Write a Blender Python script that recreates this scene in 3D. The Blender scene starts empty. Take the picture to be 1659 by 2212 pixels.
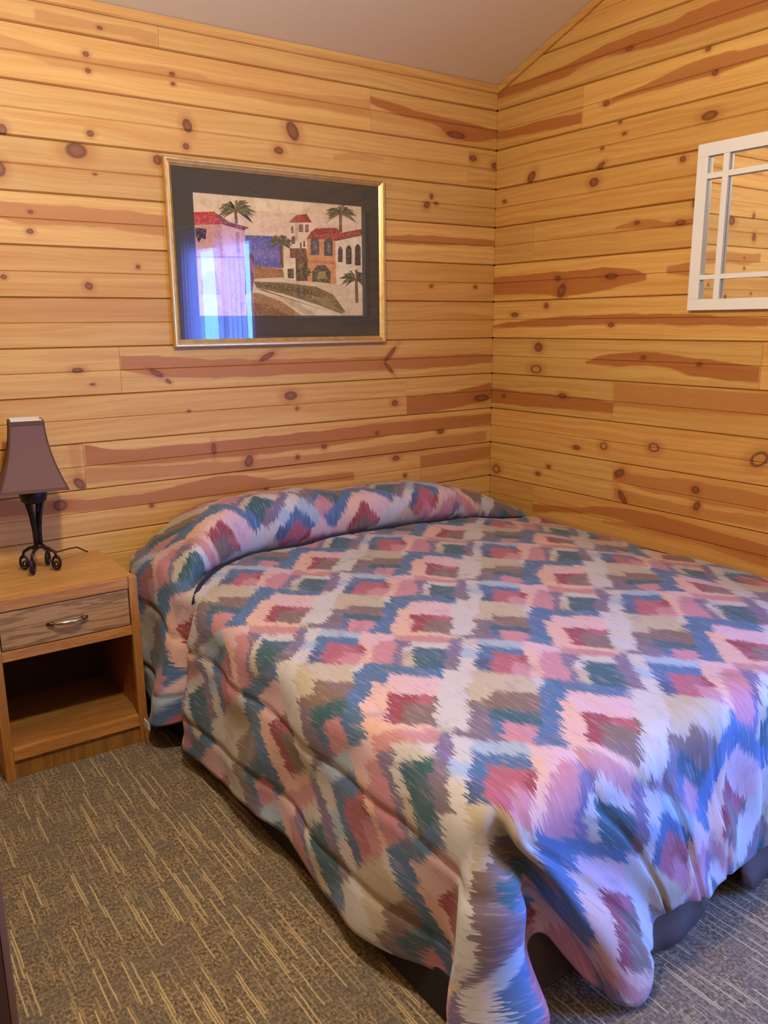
import bpy, bmesh, math, random
import numpy as np
from mathutils import Vector, Matrix

# ------------------------------------------------------------------ camera, world, lights, exposure
scene = bpy.context.scene
COL = scene.collection
S = 0.0889                      # height of one groove row of the panelling
CAM_LOC = (-32.7446 * S, -35.7705 * S, (27.7 - 11.0931) * S)
YAW, PITCH, ROLL, FPX = 0.610607, 0.226582, -0.008688, 1773.80

cam_d = bpy.data.cameras.new('camera')
cam = bpy.data.objects.new('camera', cam_d)
COL.objects.link(cam)
cam_d.sensor_fit = 'VERTICAL'
cam_d.sensor_height = 36.0
cam_d.lens = FPX / 2212 * 36.0
cam_d.clip_start = 0.02
fw = Vector((math.sin(YAW) * math.cos(PITCH), math.cos(YAW) * math.cos(PITCH), -math.sin(PITCH)))
rt = Vector((math.cos(YAW), -math.sin(YAW), 0))
up = rt.cross(fw)
r2 = rt * math.cos(ROLL) + up * math.sin(ROLL)
u2 = -rt * math.sin(ROLL) + up * math.cos(ROLL)
cam.matrix_world = Matrix(((r2.x, u2.x, -fw.x, CAM_LOC[0]), (r2.y, u2.y, -fw.y, CAM_LOC[1]), (r2.z, u2.z, -fw.z, CAM_LOC[2]), (0, 0, 0, 1)))
scene.camera = cam

SKY_COLOR, SKY_STRENGTH = (0.12, 0.35, 1.0), 50.0
LAMP_COLOR, LAMP_POWER = (1.0, 0.93, 0.80), 116.0
world = bpy.data.worlds.new('sky')
scene.world = world
world.use_nodes = True
bg = world.node_tree.nodes['Background']
bg.inputs[0].default_value = (*SKY_COLOR, 1)
bg.inputs[1].default_value = SKY_STRENGTH

pd = bpy.data.lights.new('window_daylight', 'AREA')     # sky portal filling the window opening
pd.shape = 'RECTANGLE'; pd.size = 1.82; pd.size_y = 1.16
pd.cycles.is_portal = True
po = bpy.data.objects.new('window_daylight', pd)
COL.objects.link(po)
po.location = (0.085, -3.33, 1.18)
po.rotation_euler = (0, math.radians(90), 0)

scene.view_settings.view_transform = 'Standard'
scene.view_settings.look = 'None'
scene.view_settings.gamma = 1.0
scene.view_settings.use_curve_mapping = False
scene.view_settings.exposure = 0.0
scene.cycles.max_bounces = 6
scene.cycles.sample_clamp_indirect = 60.0
scene.cycles.diffuse_bounces = 3
scene.cycles.glossy_bounces = 3
scene.cycles.transparent_max_bounces = 6
scene.cycles.caustics_reflective = False
scene.cycles.caustics_refractive = False

# ------------------------------------------------------------------ photo-measured marks on the boards (metres on the wall)
KNOTS_A = [(-1.886, 2.494, 0.0103, 0.0063, 0, 0), (-1.942, 2.4, 0.0118, 0.0094, 0, 0), (-1.939, 2.348, 0.0102, 0.0095, 0, 0), (-1.629, 2.383, 0.0114, 0.0067, 0, 0), (-1.628, 2.349, 0.0095, 0.0067, 0, 0), (-1.581, 2.211, 0.0196, 0.0259, 20, 0), (-1.591, 2.137, 0.0137, 0.0122, 0, 0), (-1.126, 2.245, 0.0274, 0.0409, 30, 0), (-1.193, 2.163, 0.0224, 0.0148, 0, 0), (-2.003, 2.08, 0.0392, 0.0276, 0, 0), (-2.242, 2.121, 0.0154, 0.02, 0, 0), (-1.949, 2.143, 0.0138, 0.0114, 0, 0), (-1.944, 2.007, 0.0087, 0.005, 0, 0), (-2.265, 1.995, 0.0216, 0.0265, 0, 0), (-2.178, 1.863, 0.0097, 0.0065, 0, 0), (-2.186, 1.798, 0.0129, 0.0098, 0, 0), (-1.811, 1.691, 0.0094, 0.0088, 0, 0), (-2.288, 1.643, 0.011, 0.0081, 0, 0), (-2.0, 1.617, 0.0158, 0.0138, -30, 0), (-0.257, 2.326, 0.0593, 0.0168, 0, 0), (-1.708, 2.078, 0.017, 0.0189, 0, 0), (-2.067, 1.314, 0.0229, 0.0107, 0, 0), (-2.017, 1.26, 0.0108, 0.0054, 0, 0), (-1.645, 1.134, 0.0082, 0.0059, 0, 0), (-1.768, 1.291, 0.0314, 0.0113, -30, 0), (-1.722, 1.257, 0.014, 0.0076, -30, 0), (-1.176, 1.171, 0.0337, 0.021, 0, 0), (-1.146, 1.113, 0.0097, 0.0085, 0, 0), (-2.098, 0.889, 0.0287, 0.0168, -50, 0), (-2.176, 0.815, 0.028, 0.0223, 0, 0), (-1.389, 0.904, 0.0206, 0.0273, -20, 0), (-1.152, 0.896, 0.0123, 0.0109, 0, 0), (-1.546, 0.97, 0.0108, 0.0264, 0, 0), (-1.283, 1.341, 0.0415, 0.0121, 25, 0), (-0.642, 1.333, 0.0506, 0.0112, 45, 0), (-0.651, 1.269, 0.0393, 0.009, -45, 0), (-0.401, 2.046, 0.0115, 0.0128, 0, 0), (-0.428, 2.006, 0.02, 0.0149, 30, 0), (-0.373, 2.016, 0.0145, 0.0086, 0, 0), (-0.15, 2.236, 0.0245, 0.0151, 0, 0), (-0.013, 2.215, 0.0191, 0.0154, 0, 0), (-0.399, 1.644, 0.0118, 0.0089, 0, 0), (-0.122, 1.644, 0.0127, 0.0093, 0, 0), (-0.617, 1.105, 0.02, 0.0138, 0, 0), (-0.336, 0.945, 0.025, 0.0122, 0, 0), (-0.613, 0.838, 0.0232, 0.0119, 0, 0), (-0.558, 0.747, 0.0118, 0.0097, 0, 0), (-0.069, 1.095, 0.0535, 0.0199, 0, 0), (-0.72, 0.97, 0.0112, 0.0092, 0, 0), (-1.826, 0.767, 0.0099, 0.0079, 0, 0), (-1.313, 0.767, 0.0118, 0.0108, 0, 0), (-1.014, 0.931, 0.0154, 0.0111, 0, 0)]
STREAKS_A = [(0.45, [(-2.102, 2.512, 2.477), (-1.886, 2.511, 2.482), (-1.677, 2.515, 2.472)]), (0.4, [(-2.305, 2.418, 2.365), (-2.221, 2.415, 2.368), (-2.0, 2.39, 2.346), (-1.633, 2.402, 2.357), (-1.391, 2.386, 2.349), (-0.739, 2.415, 2.341)]), (1, [(-0.739, 2.431, 2.402), (-0.616, 2.418, 2.377), (-0.408, 2.395, 2.36), (-0.215, 2.391, 2.308), (0.004, 2.378, 2.341)]), (0.75, [(-2.362, 1.899, 1.84), (-2.276, 1.895, 1.835), (-2.188, 1.893, 1.819), (-1.998, 1.89, 1.826), (-1.697, 1.882, 1.803)]), (0.95, [(-0.676, 1.861, 1.825), (-0.35, 1.873, 1.831), (0.001, 1.87, 1.84)]), (0.35, [(-2.4, 1.569, 1.488), (-2.312, 1.569, 1.488), (-1.692, 1.566, 1.483), (-1.437, 1.559, 1.482)]), (0.9, [(-1.907, 1.366, 1.307), (-1.744, 1.355, 1.276), (-1.449, 1.335, 1.259), (-1.004, 1.325, 1.26), (-0.677, 1.321, 1.259), (-0.402, 1.32, 1.258), (-0.008, 1.317, 1.273)]), (1, [(-2.07, 1.033, 0.952), (-1.863, 1.003, 0.938), (-1.571, 1.003, 0.93), (-1.109, 1.004, 0.927), (-0.68, 1.013, 0.947), (-0.015, 1.013, 0.958)]), (0.65, [(-2.073, 0.945, 0.89), (-1.616, 0.919, 0.869), (-1.136, 0.903, 0.844), (-0.681, 0.911, 0.849), (-0.032, 0.921, 0.877)]), (0.9, [(-2.477, 0.861, 0.795), (-2.385, 0.859, 0.795), (-2.177, 0.836, 0.783), (-1.895, 0.82, 0.773), (-1.518, 0.853, 0.766), (-1.255, 0.811, 0.772), (-0.854, 0.798, 0.761)]), (1, [(-0.548, 1.13, 1.043), (-0.314, 1.137, 1.05), (-0.016, 1.173, 1.087)]), (0.75, [(-0.464, 0.836, 0.772), (-0.011, 0.843, 0.782)]), (0.4, [(-0.932, 2.177, 2.155), (-0.791, 2.195, 2.165), (-0.673, 2.188, 2.173)]), (0.35, [(-2.125, 1.038, 0.972), (-2.086, 1.038, 0.861)])]
KNOTS_B = [(-0.242, 2.132, 0.0315, 0.0214, -40, 0), (-0.654, 2.12, 0.0265, 0.0117, -30, 0), (-0.62, 2.058, 0.027, 0.0199, 0, 0), (-0.657, 2.188, 0.0106, 0.0078, 0, 0), (-0.746, 2.275, 0.0101, 0.0075, 0, 0), (-0.771, 2.226, 0.0125, 0.0075, 0, 0), (-1.165, 2.22, 0.037, 0.0171, 0, 0), (-1.061, 2.084, 0.0154, 0.0125, 0, 0), (-1.126, 1.917, 0.0086, 0.0215, 0, 0), (-0.86, 1.87, 0.0147, 0.0096, 0, 0), (-1.07, 1.851, 0.0266, 0.011, 0, 0), (-0.431, 1.667, 0.018, 0.013, 0, 0), (-0.457, 1.612, 0.0238, 0.0346, 30, 0), (-0.74, 1.662, 0.0366, 0.0141, 0, 0), (-0.323, 1.356, 0.0287, 0.0229, 0, 0), (-0.312, 1.252, 0.0386, 0.0208, 0, 1), (-0.934, 1.323, 0.0148, 0.01, 0, 0), (-1.201, 1.304, 0.013, 0.0094, 0, 0), (-0.155, 1.509, 0.0271, 0.0116, 0, 0), (-0.365, 1.548, 0.0156, 0.0133, 0, 0), (-0.753, 1.458, 0.0185, 0.0103, 0, 0), (-0.747, 0.927, 0.0219, 0.0175, 0, 1), (-1.014, 0.952, 0.029, 0.0206, 0, 1), (-1.488, 0.963, 0.0419, 0.0274, -30, 1), (-0.588, 0.902, 0.0235, 0.0113, 0, 0), (-0.843, 0.818, 0.0316, 0.0195, -30, 0), (-1.228, 0.804, 0.0199, 0.0159, 0, 0), (-0.868, 0.711, 0.0393, 0.0153, 50, 0), (-1.24, 0.739, 0.0155, 0.024, 30, 0), (-0.048, 0.726, 0.0294, 0.0231, 0, 1), (-0.417, 0.789, 0.0159, 0.0095, 0, 0), (-0.348, 0.744, 0.0197, 0.0121, 0, 0), (-0.091, 1.109, 0.0142, 0.0098, 0, 0), (-0.489, 1.135, 0.0272, 0.0136, 0, 0), (-0.668, 2.362, 0.0207, 0.0114, 0, 0), (-1.175, 2.364, 0.0142, 0.0117, 0, 0), (-1.138, 2.454, 0.0124, 0.0084, 0, 0), (-0.774, 2.544, 0.0195, 0.0091, 0, 0), (-0.064, 2.045, 0.0137, 0.0089, 0, 0)]
STREAKS_B = [(1, [(-1.428, 2.604, 2.524), (-1.36, 2.603, 2.522), (-1.07, 2.605, 2.522), (-0.949, 2.584, 2.518), (-0.773, 2.597, 2.528), (-0.581, 2.583, 2.54), (-0.386, 2.56, 2.511), (-0.015, 2.553, 2.512)]), (0.9, [(-1.526, 2.415, 2.368), (-1.377, 2.413, 2.368), (-1.274, 2.416, 2.364), (-1.163, 2.427, 2.358), (-0.941, 2.406, 2.359), (-0.692, 2.374, 2.357)]), (1, [(-0.536, 2.351, 2.308), (-0.268, 2.363, 2.318), (-0.005, 2.37, 2.335)]), (0.8, [(-1.132, 1.866, 1.838), (-1.07, 1.856, 1.837), (-0.858, 1.877, 1.848), (-0.751, 1.866, 1.854)]), (1, [(-0.923, 1.663, 1.642), (-0.814, 1.689, 1.623), (-0.689, 1.7, 1.608), (-0.447, 1.697, 1.588), (-0.36, 1.697, 1.599), (-0.004, 1.691, 1.608)]), (0.8, [(-1.127, 1.696, 1.645), (-1.02, 1.685, 1.658)]), (1, [(-1.472, 1.478, 1.45), (-1.058, 1.499, 1.456), (-0.777, 1.503, 1.46), (-0.246, 1.484, 1.449), (-0.017, 1.46, 1.444)]), (1, [(-1.457, 1.304, 1.245), (-1.202, 1.329, 1.259), (-0.946, 1.346, 1.293), (-0.776, 1.336, 1.283), (-0.62, 1.298, 1.285)]), (1, [(-0.79, 1.126, 1.078), (-0.562, 1.135, 1.074), (-0.294, 1.14, 1.068), (0.007, 1.145, 1.069)]), (0.6, [(-1.575, 1.211, 1.123), (-1.192, 1.209, 1.113), (-0.786, 1.213, 1.108)]), (0.7, [(-1.54, 0.834, 0.759), (-1.224, 0.839, 0.758), (-0.998, 0.825, 0.76), (-0.81, 0.823, 0.784)]), (0.6, [(-1.547, 0.747, 0.697), (-1.231, 0.735, 0.691), (-0.816, 0.746, 0.7)]), (0.9, [(-1.559, 0.64, 0.582), (-1.239, 0.659, 0.595), (-1.01, 0.665, 0.598), (-0.783, 0.655, 0.608), (-0.619, 0.62, 0.593), (-0.318, 0.589, 0.542)]), (0.7, [(-1.562, 0.596, 0.555), (-1.13, 0.607, 0.582), (-0.759, 0.586, 0.575)])]
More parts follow.
